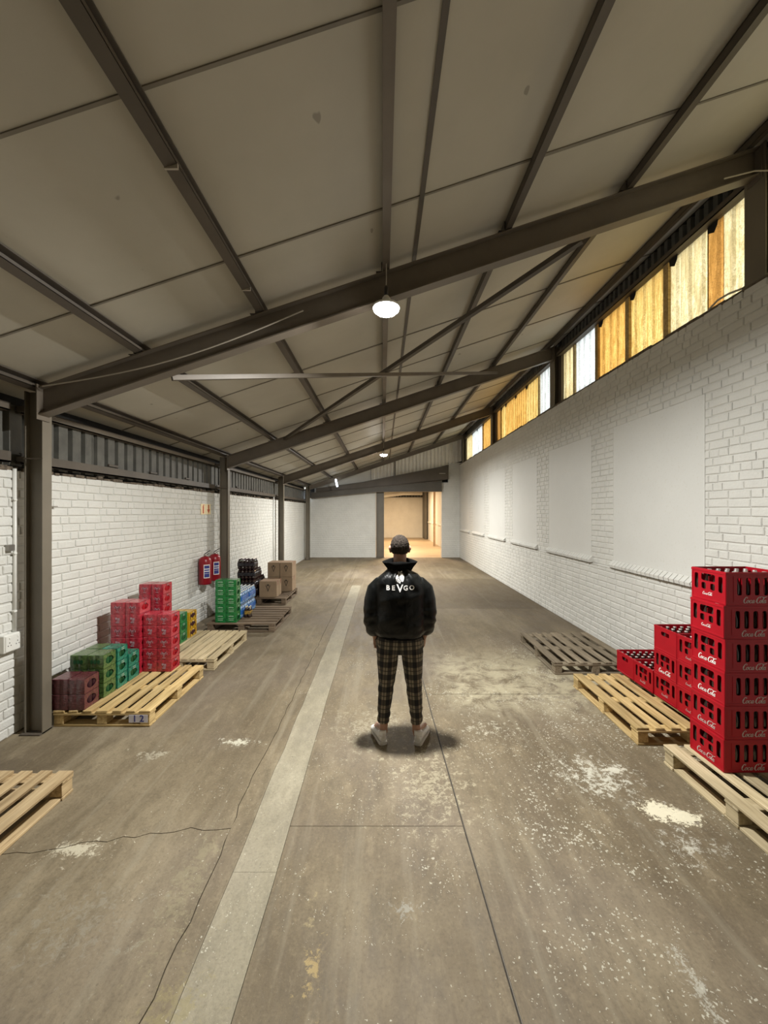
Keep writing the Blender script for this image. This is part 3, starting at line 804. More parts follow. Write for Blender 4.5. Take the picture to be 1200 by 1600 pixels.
q = MB().box(2.98, 22.85, 0, 2.99, 22.97, 3.75).box(3.09, 22.85, 0, 3.10, 22.97, 3.75).box(2.99, 22.905, 0, 3.09, 22.915, 3.75)
b = q.build('steel_post', simple('beige_post', (.42, .30, .19), .6)); tag(b, 'thin beige steel post inside the lit room beyond the opening', 'post')
q = MB().box(3.08, 28.4, 0, 3.24, 30.1, 3.6)
b = q.build('steel_post', M['lintel']); tag(b, 'dark brown boxed post in the far right corner of the lit room', 'post')
q = MB().box(.3, 19.5, 3.36, 1.6, 19.62, 3.42, .01); b = q.build('glow_tube', M['plastic_white']); tag(b, 'warm white tube light on the ceiling of the room beyond the opening', 'lamp')
MB().tube([(.35, 19.56, 3.35), (1.55, 19.56, 3.35)], .016, 8).build('tube', M['tube_warm'], b)
MB().box(.5, 19.55, 3.42, .52, 19.57, 3.75).build('hanger', M['steel'], b)
MB().box(1.4, 19.55, 3.42, 1.42, 19.57, 3.75).build('hanger', M['steel'], b)

# ================================================================== LAMPS
lab = ['bright round white lamp hanging over the standing person', 'small round white lamp hanging at the third roof beam']
for i, (x, y, z) in enumerate(LAMPS[:2]):
    t = empty('hanging_lamp', (x, y, z)); tag(t, lab[i], 'lamp', 'hanging lamps')
    f = MB().lathe([(.0, -.042), (.045, -.038), (.085, -.024), (.108, -.004), (.112, .012), (.112, .02), (.0, .02)], 28).build('diffuser', M['lamp_face' if i == 0 else 'lamp_face_far'], t, True)
    MB().lathe([(.112, .012), (.117, .012), (.117, .03), (.085, .045), (.04, .055), (.034, .10), (.02, .12), (.0, .12)], 24).build('housing', M['plastic_white'], t, True)
    MB().lathe([(.018, .12), (.018, .19), (.006, .21), (.0, .21)], 12).build('lamp_holder', M['print_black'], t, True)
    zz = RT(x)-z
    MB().tube([(0, 0, .21), (.002, 0, .28), (0, 0, zz)], .004, 6).build('cable', M['cable'], t)
t = empty('glow_tube', (-1.93, 16.2, 3.25)); tag(t, 'short bright bluish tube light hung at the far left end', 'lamp')
MB().tube([(-.03, -.02, .12), (.05, -.1, -.20)], .035, 10).build('tube', M['tube'], t)
MB().tube([(-.035, -.015, .16), (-.03, -.02, .10)], .04, 10).build('end_cap', M['plastic_white'], t)
MB().tube([(-.035, -.01, .16), (-.035, 0, .40)], .006, 6).build('hanger', M['steel'], t)
# daylight gap in the far left corner: imitated by an added glowing tube
t = MB().box(XL-.01, 16.9, 2.45, XL+.012, 17.05, 2.95, .004).build('glow_tube', M['plastic_white']); tag(t, 'upright bluish glowing strip standing in for a daylight gap, far left corner', 'lamp')
MB().tube([(XL+.03, 16.93, 2.55), (XL+.03, 16.93, 2.92)], .022, 8).build('tube', M['tube'], t)

# cables
def cable(pts, r_, label, mat='cable'):
    o = MB().tube(pts, r_, 6).build('cable', M[mat]); tag(o, label, 'cable'); return o
P = []
for i in range(15):
    u = i/14; x = -3.0+2.3*u; P.append((x, 3.43, RT(x)-.02-.10*math.sin(PI*u)-.10*u))
cable(P, .006, 'thin grey cable sagging along the left half of the nearest roof beam')
cable([(3.0, 3.42, 4.93), (3.25, 3.40, 4.98), (3.42, 3.36, 4.95), (3.47, 3.36, 4.80), (3.44, 3.37, 4.5), (3.42, 3.37, 4.3), (3.37, 3.37, 4.16)], .006, 'pale loose cable hanging down the nearest right-hand steel post')
cable([(3.37, 4.03, 4.09), (3.36, 3.9, 4.125), (3.36, 3.78, 4.12), (3.40, 3.62, 4.10)], .010, 'white cable lying on top of the right wall below the window')
cable([(-3.36, 3.2, 2.9), (-3.33, 3.22, 2.75), (-3.34, 3.19, 2.6), (-3.33, 3.2, 2.45)], .005, 'thin wire hanging on the cladding beside the nearest left post')

# conduit, socket and small box on the left wall
o = MB().tube([(XL+.018, 3.50, .93), (XL+.018, 3.505, 1.6), (XL+.018, 3.50, 2.39)], .017, 10).build('conduit', M['plastic_white'], None, True); tag(o, 'white conduit pipe running up the left wall behind the nearest post', 'pipe')
for z in (1.1, 1.62, 2.1): MB().box(XL, 3.475, z, XL+.04, 3.53, z+.018, .003).build('clip', M['plastic_white'], o)
t = MB().box(XL+.008, 3.36, .77, XL+.062, 3.535, .925, .006).build('power_socket', M['plastic_white']); tag(t, 'white double power socket box on the left wall below the conduit', 'socket')
MB().box(XL+.062, 3.37, .78, XL+.067, 3.525, .915, .002).build('face_plate', M['plastic_white'], t)
for yy in (3.40, 3.475):
    for dy, dz in ((0, .05), (-.013, .025), (.013, .025)):
        MB().box(XL+.0665, yy+dy, .80+dz, XL+.0678, yy+dy+.007, .80+dz+.009).build('socket_hole', M['print_black'], t)
    MB().box(XL+.067, yy-.002, .885, XL+.071, yy+.014, .90, .001).build('switch', M['plastic_white'], t)
o = MB().box(XL+.008, 3.42, 1.655, XL+.05, 3.475, 1.71, .004).build('junction_box', M['metal']); tag(o, 'small grey metal box on the left wall near the conduit', 'box')
o = MB().box(XL+.008, 3.84, 1.98, XL+.03, 3.855, 2.06).box(XL+.008, 3.84, 2.05, XL+.05, 3.93, 2.06).build('wall_bracket', M['metal']); tag(o, 'tiny metal angle bracket on the left wall right of the nearest post', 'bracket')
o = MB().tube([(XL+.04, 11.75, .0), (XL+.04, 11.75, 2.45)], .018, 8).build('conduit', M['plastic_white'], None, True); tag(o, 'white pipe running up beside the third left post', 'pipe')

# fire point signs
o = MB().box(XL+.009, 7.10, 1.955, XL+.015, 7.29, 2.15, .001).build('sign', M['sign_yellow']); tag(o, 'small cream sign with a red fire extinguisher symbol', 'sign', None)
MB().box(XL+.015, 7.165, 1.975, XL+.017, 7.215, 2.10).prism([(7.165, 2.10), (7.215, 2.10), (7.20, 2.12), (7.18, 2.12)], 'x', XL+.015, XL+.017).prism([(7.18, 2.12), (7.24, 2.125), (7.24, 2.135), (7.18, 2.135)], 'x', XL+.015, XL+.017).build('symbol', M['sign_red'], o)
o = MB().box(XL+.009, 7.31, 1.955, XL+.015, 7.50, 2.15, .001).build('sign', M['sign_yellow']); tag(o, 'small cream sign with a red arrow pointing down', 'sign', None)
MB().box(XL+.015, 7.385, 2.05, XL+.017, 7.425, 2.135).prism([(7.345, 2.05), (7.405, 1.975), (7.465, 2.05)], 'x', XL+.015, XL+.017).build('arrow', M['sign_red'], o)

# fire extinguishers in red covers
for i, (y, lab_) in enumerate(((7.02, 'red covered fire extinguisher on the left wall, the nearer of the two'), (7.42, 'red covered fire extinguisher beside the second steel post'))):
    t = empty('fire_extinguisher', (XL+.125, y, .70)); tag(t, lab_, 'fire extinguisher', 'fire extinguishers')
    MB().lathe([(.0, 0), (.10, 0), (.108, .02), (.108, .40), (.10, .45), (.07, .485), (.04, .50), (.0, .50)], 18).build('cover', M['ext_red'], t, True)
    MB().lathe([(.022, .50), (.022, .545), (.0, .545)], 10).build('valve', M['metal'], t, True)
    MB().bar((0, -.01, .545), (.06, .07, .60), .018, .01).bar((0, -.01, .53), (.05, .05, .545), .018, .008).build('handle', M['print_black'], t)
    MB().tube([(.0, .02, .53), (.02, .06, .52), (.03, .05, .49), (.02, .02, .48)], .006, 6).build('hose', M['cable'], t)
    q = MB(); n = 6
    a0, a1 = -1.35, -.35
    def patch(z0, z1, b0, b1, rr):
        k = MB(); vs = []
        for j in range(n+1):
            a = b0+(b1-b0)*j/n
            for z in (z0, z1):
                vs.append((rr*math.cos(a), rr*math.sin(a), z))
        return vs, [(2*j, 2*j+2, 2*j+3, 2*j+1) for j in range(n)]
    q.add(*patch(.12, .36, a0, a1, .1095)); lb_ = q.build('label', M['letter'], t)
    for z0, z1 in ((.135, .20), (.205, .235), (.25, .275), (.29, .345)):
        q = MB().add(*patch(z0, z1, a0+.1, a1-.1, .1105)); q.build('print', M['label_blue'], lb_)
    MB().box(-.125, -.02, .40, -.10, .02, .46).build('wall_hook', M['metal'], t)

# ================================================================== PALLETS
def board(L, W, T, seed):
    """plank along local x, centred, slightly worn"""
    r = random.Random(seed); q = MB().box(-L/2, -W/2, -T/2, L/2, W/2, T/2, .0035)
    q.v = [(x+r.uniform(-.002, .002), y+r.uniform(-.0015, .0015), z+r.uniform(-.001, .001)) for x, y, z in q.v]
    return q
def pallet(x0, y0, x1, y1, along, mat, label, H=.15, nslat=7, rz=0, wide_edge=True, blue=False, dmat=None):
    """along 'y' or 'x': the direction the deck slats run in"""
    cx, cy = (x0+x1)/2, (y0+y1)/2
    root = empty('pallet', (cx, cy, 0), rz)
    tag(root, label, 'pallet', 'wooden pallets')
    L, W = (y1-y0, x1-x0) if along == 'y' else (x1-x0, y1-y0)
    base = PI/2 if along == 'y' else 0
    T = .021
    def put(name, Lx, Wx, Tx, u, v, z, turn, m=mat):
        # u along the slats, v across
        a = base + (PI/2 if turn else 0)
        o = board(Lx, Wx, Tx, R.randrange(9999)).build(name, m, root)
        p = Matrix.Rotation(base, 4, 'Z') @ Vector((u, v, z)); o.location = p; o.rotation_euler = (0, 0, a+R.uniform(-.004, .004)); return o
    ws = [.105 if (i in (0, nslat-1, nslat//2)) else .082 for i in range(nslat)]
    gap = (W-sum(ws))/(nslat-1); v = -W/2
    for i, wd in enumerate(ws):
        put('slat', L+R.uniform(-.006, .004), wd, T, 0, v+wd/2+(R.uniform(-.006, .006) if 0 < i < nslat-1 else 0), H-T/2, False); v += wd+gap
    for k in (-1, 0, 1):
        u = k*(L/2-.05)
        put('cross_board', W-.002, .10, T, u, 0, H-T*1.5-.0015, True)
        for j in (-1, 0, 1):
            vv = j*(W/2-.052)
            m_ = mat
            o = put('block', .095, .09, H-3*T-.005, u, vv, T+(H-3*T)/2, False, m_)
            if blue and k == -1 and j == 1: o.data.materials[0] = M['blue_block']; o['label'] = 'blue painted block'
        put('base_board', W-.002, .10, T-.001, u, 0, T/2+.0005, True)
    for j in (-1, 1):
        for k in (-.5, .5):
            put('base_board', L/2-.155, .09, T-.001, k*(L/2-.05), j*(W/2-.052), T/2+.0005, False)
    return root
pA = pallet(-3.07, 3.62, -2.165, 4.71, 'y', M['wood_yellow'], 'yellow wooden pallet numbered 1 2 under the maroon, green and red can packs', nslat=7)
pB = pallet(-3.02, 4.90, -2.12, 6.09, 'y', M['wood_pale'], 'pale wooden pallet with closely set slats between the red packs and the green boxes', nslat=8)
pC = pallet(-2.92, 6.46, -1.80, 7.68, 'x', M['wood_brown'], 'dark brown wooden pallet under the green boxes and blue bottle packs', nslat=8, blue=True)
pD = pallet(-3.24, 8.36, -2.085, 9.52, 'x', M['wood_brown'], 'dark pallet under the brown cardboard boxes and black bottle packs', nslat=8)
pE = pallet(-3.17, 1.60, -2.215, 2.79, 'y', M['wood_tan'], 'empty worn tan pallet, nearest on the left side', nslat=7)
pF = pallet(2.235, 1.90, 3.22, 3.10, 'y', M['wood_pale'], 'pale worn pallet under the tall stack of red crates', nslat=7)
pG = pallet(2.18, 3.33, 3.14, 4.46, 'y', M['wood_yellow'], 'yellowish wooden pallet under the low stacks of red crates', nslat=7)
pH = pallet(2.11, 4.78, 3.14, 5.98, 'y', M['wood_grey'], 'empty weathered grey pallet beside the right wall', nslat=7)
# paper tag with the number on pallet A
def text_mesh(s, size, bold=0, extrude=.0004, space=1.0):
    cu = bpy.data.curves.new('t', 'FONT'); cu.body = s; cu.size = size; cu.extrude = extrude; cu.offset = bold; cu.space_character = space
    cu.align_x = 'CENTER'; cu.align_y = 'CENTER'; cu.resolution_u = 3
    o = bpy.data.objects.new('t', cu); C.objects.link(o); me = evaluated(o); bpy.data.objects.remove(o); return me
tg = MB().box(.26, -.5535, .045, .435, -.551, .115).build('paper_tag', M['paper'], pA); tg['label'] = 'white paper tag with 1 2'
me = text_mesh('1 2', .085, .0015); me.transform(Matrix.Translation((.348, -.5545, .08)) @ Matrix.Rotation(PI/2, 4, 'X')); me.materials.append(M['label_blue']); link('number', me, tg)

# ================================================================== CAN PACKS (left)
def v_emblem(s):
    """small bull-head like V mark"""
    q = MB()
    for sx in (-1, 1):
        q.prism([(sx*.30*s, .34*s), (sx*.16*s, .30*s), (0, -.32*s), (sx*.10*s, .12*s)], 'y', -.0012, 0)
        q.prism([(sx*.42*s, .22*s), (sx*.34*s, .22*s), (sx*.30*s, .0), (sx*.36*s, .0)], 'y', -.0012, 0)
    q.prism([(-.08*s, .22*s), (.08*s, .22*s), (.05*s, .06*s), (-.05*s, .06*s)], 'y', -.0012, 0)
    q.prism([(-.2*s, -.42*s), (.2*s, -.42*s), (.2*s, -.36*s), (-.2*s, -.36*s)], 'y', -.0012, 0)
    return q
def q_emblem(s):
    q = MB()
    for x0, z0, x1, z1 in ((-.26, .1, -.02, .34), (.02, .04, .26, .28), (-.2, -.3, .2, -.18), (-.1, -.12, .22, -.02)):
        q.prism([(x0*s, z0*s), (x1*s, z0*s), (x1*s, z1*s), (x0*s, z1*s)], 'y', -.0012, 0)
    return q
def t_emblem(s):
    """rows of small script-like strokes"""
    q = MB(); r = random.Random(5)
    for z, h in ((.30, .16), (-.05, .10), (-.32, .12)):
        x = -.42
        while x < .38:
            w_ = r.uniform(.05, .12); q.prism([(x*s, z*s), ((x+w_)*s, z*s), ((x+w_+.04)*s, (z+h*r.uniform(.6, 1))*s), ((x+.04)*s, (z+h*.8)*s)], 'y', -.0012, 0); x += w_+.04
    return q
def c_emblem(s):
    """row of dark can rims"""
    q = MB()
    for k in (-.33, 0, .33):
        pts = [(k*s+.15*s*math.cos(a), .05*s+.22*s*math.sin(a)) for a in [2*PI*j/10 for j in range(10)]]; q.prism(pts, 'y', -.0012, 0)
    return q
pack_cache = {}
def can_pack(W, D, H, wrapm, canm, emb, embm, scallop):
    key = (round(W, 3), round(D, 3), round(H, 3), wrapm, emb)
    if key in pack_cache: return pack_cache[key]
    # wrap: rounded block, bulging over the cans; its ±x ends have a round opening
    q = MB(); nx, ny = 2, 3
    ring = []
    def outline(inset, sc2):
        pts = []
        for i in range(9):                       # front
            u = i/8; x = -W/2+inset+(W-2*inset)*u; pts.append((x, -D/2+inset+sc2*(1-abs(math.sin(PI*u*nx)))))
        for i in range(1, 12):
            pass
        for i in range(9):
            u = i/8; x = W/2-inset-(W-2*inset)*u; pts.append((x, D/2-inset-sc2*(1-abs(math.sin(PI*u*nx)))))
        return pts
    a = outline(.012, scallop); b_ = outline(0.001, scallop); n = len(a)
    a = outline(.004, scallop); zs = [(0, a), (.004, b_), (H*.5, outline(-.0005, scallop*1.0)), (H-.004, b_), (H, a)]
    for z, o_ in zs: q.v += [(x, y, z) for x, y in o_]
    for k in range(len(zs)-1):
        for j in range(n):
            if j in (8, 17): continue            # the ends get a plate with a hole
            q.f.append((k*n+j, k*n+(j+1) % n, (k+1)*n+(j+1) % n, (k+1)*n+j))
    q.f.append(tuple(range(n))[::-1]); q.f.append(tuple(4*n+j for j in range(n)))
    q.mi = [0]*len(q.f)
    body = q.mesh('wrap', M[wrapm])
    e = [(-D/2+.004+.0*i, .001) for i in (0,)]
    outer = rrect(-D/2+.002, .001, D/2-.002, H-.003, .012)
    hole = [(D*.30*math.cos(2*PI*j/16), H/2+H*.27*math.sin(2*PI*j/16)) for j in range(16)]
    pl_ = curve_plate('end', outer, [hole], .003)
    items = [(body, Matrix.Identity(4), 0), (pl_, Matrix.Translation((W/2-.004, 0, 0)) @ Matrix.Rotation(PI/2, 4, 'Z'), 0), (pl_, Matrix.Translation((-W/2+.004, 0, 0)) @ Matrix.Rotation(-PI/2, 4, 'Z'), 0)]
    wm = join('can_pack', items, [M[wrapm]])
    # cans seen through the openings
    q = MB()
    for x in (-W/4, W/4):
        for y in (-D/3, 0, D/3):
            r_ = min(W/4, D/6)-.0015; q.lathe([(r_*.8, .004), (r_, .012), (r_, H-.022), (r_*.85, H-.010)], 12, (x, y, 0))
    cm = q.mesh('cans', M[canm], True)
    em = None
    if emb:
        f = {'v': v_emblem, 'q': q_emblem, 't': t_emblem, 'c': c_emblem}[emb](H*.72)
        em = f.mesh('emblem', M[embm]); em.transform(Matrix.Translation((0, -D/2-.0015, H*.5)))
    es = None
    if emb in ('v', 'q', 't'):
        es = em.copy(); es.transform(Matrix.Translation((0, D/2+.0015, -H*.5))); es.transform(Matrix.Diagonal((.5, 1, .34, 1))); es.transform(Matrix.Translation((W/2+.0015, 0, H*.82)) @ Matrix.Rotation(PI/2, 4, 'Z'))
    pack_cache[key] = (wm, cm, em, es); return pack_cache[key]
ORD = ['bottom', 'second', 'third', 'fourth', 'fifth', 'sixth', 'seventh']
def stack(x0, y0, ncol, nlev, W, D, H, wrapm, canm, emb, embm, what, group, z0=.151, first=0, jit=.004, alt=None, colnames=('left', 'right'), top_tone=None):
    for c in range(ncol):
        for l in range(nlev):
            if l < first: continue
            e = emb if not alt else (alt[(l) % len(alt)])
            wm, cm, em, es = can_pack(W-.0015, D, H-.0007, (top_tone if (top_tone and l >= nlev-2) else wrapm), canm, e, embm, .004)
            o = link('can_pack', wm); o.location = (x0+W*(c+.5)+R.uniform(-.0005, .0005), y0+D/2+R.uniform(-jit, jit)*.5, z0+l*H)
            lev = 'top' if l == nlev-1 else ORD[l]
            cn = (colnames[c]+' ') if ncol > 1 else ''
            tag(o, f'{what}, {cn}{lev}', 'drink pack', group)
            k = link('cans', cm, o); k['kind'] = 'stuff'
            if em: link('emblem', em, o)
            if es and c == ncol-1: link('emblem', es, o)
stack(-3.09, 3.625, 2, 2, .155, .195, .144, 'w_maroon', 'can_dark', None, None, 'dark maroon can pack at the front of the yellow pallet', 'maroon can packs')
stack(-3.105, 3.86, 2, 3, .168, .185, .142, 'w_olive', 'can_green', 'c', 'can_green', 'olive green can pack behind the maroon ones', 'olive can packs', jit=.002)
stack(-2.935, 4.06, 1, 3, .168, .165, .1415, 'w_teal', 'can_green', 't', 'emblem_white', 'teal can pack in the stack behind the olive packs', 'teal can packs', jit=.002)
stack(-3.105, 4.06, 1, 3, .168, .165, .1415, 'w_olive', 'can_green', None, None, 'olive can pack by the wall behind the other olive packs', 'olive can packs', first=2, jit=.002, z0=.151)
stack(-2.935, 4.24, 1, 2, .168, .185, .150, 'w_teal', 'can_green', 't', 'emblem_white', 'teal can pack in the lower stack just before the red packs', 'teal can packs')
stack(-2.775, 4.50, 2, 5, .164, .195, .1325, 'w_red', 'can_red', 'v', 'emblem_grey', 'red can pack in the front red stack at the pallet end', 'red can packs, front stack', alt=['q', 'v', 'v', 'q', 'v'], top_tone='w_redlight')
stack(-3.115, 4.45, 2, 6, .168, .21, .1355, 'w_red', 'can_red', 'v', 'emblem_grey', 'red can pack in the tall red stack by the wall', 'red can packs, wall stack', alt=['v', 'v', 'q', 'v', 'q', 'v'], top_tone='w_redlight', first=1)
stack(-3.11, 4.96, 2, 7, .155, .21, .1325, 'w_red', 'can_red', 'v', 'emblem_grey', 'red can pack in the tallest red stack, on the pale pallet', 'red can packs, back stack', alt=['v'], first=2)
stack(-3.11, 5.44, 2, 3, .14, .20, .138, 'w_green', 'can_green', 't', 'emblem_white', 'green can pack behind the red packs', 'green can packs behind the red ones', first=0)
stack(-3.11, 5.70, 2, 3, .14, .22, .125, 'w_yellow', 'can_dark', 'q', 'sign_yellow', 'yellow can pack behind the green ones', 'yellow can packs', first=0)
# hidden lower layers are carried by plain packs of the same kind
stack(-3.105, 4.06, 1, 2, .168, .165, .1415, 'w_olive', 'can_green', None, None, 'olive can pack by the wall, under the top one behind the other olive packs', 'olive can packs', jit=.002)
stack(-3.115, 4.45, 2, 1, .168, .21, .1355, 'w_red', 'can_red', 'v', 'emblem_grey', 'red can pack at the foot of the tall red stack by the wall', 'red can packs, wall stack')
stack(-3.11, 4.96, 2, 2, .155, .21, .1325, 'w_red', 'can_red', 'v', 'emblem_grey', 'red can pack at the foot of the tallest red stack', 'red can packs, back stack')
stack(-2.80, 6.50, 2, 5, .178, .19, .1425, 'w_green', 'can_green', 't', 'emblem_white', 'green and white printed can pack on the dark brown pallet', 'green can packs on the brown pallet')

# bottle packs
def bottle_pack(nx, ny, p, H, capm, bodym, labm):
    W, D = nx*p, ny*p; q = MB()
    for i in range(nx):
        for j in range(ny):
            c = ((i-(nx-1)/2)*p, (j-(ny-1)/2)*p, 0); r_ = p*.49
            q.m = 0; q.lathe([(r_*.9, .0), (r_, .01), (r_, H*.28)], 8, c)
            q.m = 1; q.lathe([(r_*1.01, H*.28), (r_*1.01, H*.62)], 8, c)
            q.m = 0; q.lathe([(r_, H*.62), (r_*.9, H*.72), (r_*.45, H*.88), (r_*.34, H*.9)], 8, c)
            q.m = 2; q.lathe([(r_*.40, H*.90), (r_*.40, H), (r_*.2, H+.001)], 8, c)
    return q.mesh('bottle_pack', [M[bodym], M[labm], M[capm]], True)
def wrap_film(nx, ny, p, H, m):
    W, D = nx*p, ny*p
    q = MB(); o_ = rrect(-W/2-.002, -D/2-.002, W/2+.002, D/2+.002, p*.45)
    n = len(o_); 
    for z in (H*.30, H*.60): q.v += [(x, y, z) for x, y in o_]
    q.f += [(j, (j+1) % n, n+(j+1) % n, n+j) for j in range(n)]; q.mi = [0]*n
    return q.mesh('wrap', m, True)
blk = bottle_pack(5, 3, .078, .205, 'can_dark', 'glass_dark', 'w_black'); blkw = wrap_film(5, 3, .078, .205, M['w_black'])
for lv, n in enumerate((3, 3, 2, 1)):
    for d in range(n):
        for c in (0,):
            if d and lv == 0 and False: continue
            o = link('bottle_pack', blk); o.location = (-2.925+(.0 if lv else -.02), 8.44+d*.245, .152+lv*.21)
            tag(o, f'black bottle pack stacked beside the cardboard boxes, {ORD[lv] if lv < 3 else "top"} layer, {("front", "middle", "back")[d]}', 'drink pack', 'black bottle packs')
            link('wrap', blkw, o)
blu = bottle_pack(4, 5, .075, .225, 'plastic_white', 'w_clear', 'w_blue'); bluw = wrap_film(4, 5, .075, .225, M['w_blue'])
for lv in range(2):
    for d in range(2):
        o = link('bottle_pack', blu); o.location = (-2.60, 6.94+d*.40, .152+lv*.228)
        tag(o, f'blue labelled water bottle pack behind the green packs, {("bottom", "top")[lv]} layer, {("front", "back")[d]}', 'drink pack', 'blue bottle packs')
        link('wrap', bluw, o)
osm = bottle_pack(2, 2, .06, .19, 'sign_yellow', 'glass_dark', 'w_orange')
o = link('bottle_pack', osm); o.location = (-2.37, 6.86, .152); tag(o, 'small pack of dark bottles with orange labels beside the green packs', 'drink pack'); link('wrap', wrap_film(2, 2, .06, .19, M['w_orange']), o)

# ---- cardboard boxes
def carton(x, y, z, W, D, H, label, rz=0):
    t = empty('cardboard_box', (x, y, z), rz); tag(t, label, 'box', 'cardboard boxes')
    q = MB().box(-W/2, -D/2, 0, W/2, D/2, H-.004, .005); q.build('carton', M['cardboard'], t)
    MB().box(-W/2+.001, -D/2+.001, H-.004, W/2-.001, -.0015, H).build('flap', M['cardboard'], t)
    MB().box(-W/2+.001, .0015, H-.004, W/2-.001, D/2-.001, H).build('flap', M['cardboard'], t)
    MB().box(-W/2-.001, -.025, H*.72, W/2+.001, .025, H+.0012).build('tape', M['tape'], t)
    s = H*.5
    q = MB()
    for sx in (-1, 1): q.prism([(sx*.30*s, .5*s), (sx*.20*s, .5*s), (0, -.32*s), (0, -.12*s)] if sx > 0 else [(0, -.12*s), (0, -.32*s), (-.20*s, .5*s), (-.30*s, .5*s)], 'y', -.0015, 0)
    q.prism([(-.12*s, .62*s), (.12*s, .62*s), (.08*s, .40*s), (-.08*s, .40*s)], 'y', -.0015, 0)
    me = q.mesh('letter', M['print_black']); me.transform(Matrix.Translation((0, -D/2, H*.5))); link('letter', me, t)
carton(-2.49, 8.54, .151, .38, .20, .345, 'cardboard box with a V mark, front one on the pallet')
carton(-2.49, 8.76, .151, .38, .20, .345, 'cardboard box right behind the front cardboard box')
carton(-2.545, 9.26, .151, .275, .40, .335, 'cardboard box low in the back row, beside the black packs')
carton(-2.545, 9.26, .487, .275, .40, .335, 'cardboard box on top in the back row, beside the black packs', .01)
carton(-2.250, 9.26, .151, .285, .40, .335, 'cardboard box low in the back row, at the pallet corner')
carton(-2.250, 9.26, .487, .285, .40, .335, 'cardboard box on top in the back row, at the pallet corner', -.012)

# ================================================================== RED CRATES (right)
def spline(pts, n=6):
    out = []
    P_ = [pts[0]]+list(pts)+[pts[-1]]
    for i in range(1, len(P_)-2):
        for k in range(n):
            t_ = k/n; a, b, c, d = P_[i-1:i+3]
            out.append(tuple(.5*((2*b[j])+(-a[j]+c[j])*t_+(2*a[j]-5*b[j]+4*c[j]-d[j])*t_**2+(-a[j]+3*b[j]-3*c[j]+d[j])*t_**3) for j in range(3)))
    out.append(tuple(pts[-1])); return out
def script_word(word_strokes, scale, shear=.28, thick=.0008):
    """strokes: lists of (x, y, width) in x-height units -> flat ribbons in XZ"""
    q = MB()
    for st in word_strokes:
        s_ = spline(st, 5); s_ = [((x+y*shear)*scale, y*scale, w_*scale) for x, y, w_ in s_]
        k = len(q.v); n = len(s_)
        for i, (x, y, w_) in enumerate(s_):
            a = s_[max(0, i-1)]; b = s_[min(n-1, i+1)]; dx, dy = b[0]-a[0], b[1]-a[1]; L = math.hypot(dx, dy) or 1
            nx_, ny_ = -dy/L*w_/2, dx/L*w_/2
            q.v += [(x+nx_, -thick, y+ny_), (x-nx_, -thick, y-ny_)]
        f = [(k+2*i, k+2*i+2, k+2*i+3, k+2*i+1) for i in range(n-1)]; q.f += f; q.mi += [0]*len(f)
    return q
def cola_strokes():
    S = []; T, t_ = .30, .12
    def bigC(x, tail):
        S.append([(x+1.0, 1.55, .10), (x+1.18, 1.80, .16), (x+1.0, 2.05, .16), (x+.70, 2.02, .20), (x+.35, 1.60, .34), (x+.20, .95, .42), (x+.35, .30, .36), (x+.75, -.02, .2), (x+1.15, .22, .14), (x+1.35, .5, .1)])
        if tail: S.append([(x+.9, 2.0, .12), (x+1.5, 2.15, .2), (x+2.2, 1.95, .24), (x+2.9, 2.0, .22), (x+3.5, 2.25, .1)])
    def o(x): S.append([(x+.5, 1, .12), (x+.18, .75, .26), (x+.15, .30, .28), (x+.45, .02, .15), (x+.75, .35, .26), (x+.75, .8, .26), (x+.48, 1, .13), (x+.9, .92, .1)])
    def c_(x): S.append([(x+.75, .78, .16), (x+.55, 1, .14), (x+.22, .75, .27), (x+.18, .28, .28), (x+.48, .0, .15), (x+.88, .35, .1)])
    def a_(x):
        S.append([(x+.72, .9, .12), (x+.45, 1, .14), (x+.18, .6, .28), (x+.25, .1, .22), (x+.5, .08, .14), (x+.72, .5, .12)])
        S.append([(x+.80, 1.02, .2), (x+.72, .45, .28), (x+.80, .05, .2), (x+1.1, .25, .1)])
    def l_(x): S.append([(x+.10, .7, .1), (x+.42, 1.5, .14), (x+.42, 2.0, .14), (x+.22, 1.7, .24), (x+.14, .7, .28), (x+.28, .02, .18), (x+.55, .25, .1)])
    bigC(0, False); o(1.15); c_(2.1); a_(2.95)
    S.append([(4.05, .5, .16), (4.35, .52, .16)])
    bigC(4.4, True); o(5.6); l_(6.5); a_(6.95)
    return S
CS = cola_strokes(); TW = 8.4
CL, CW, CH = .425, .297, .237
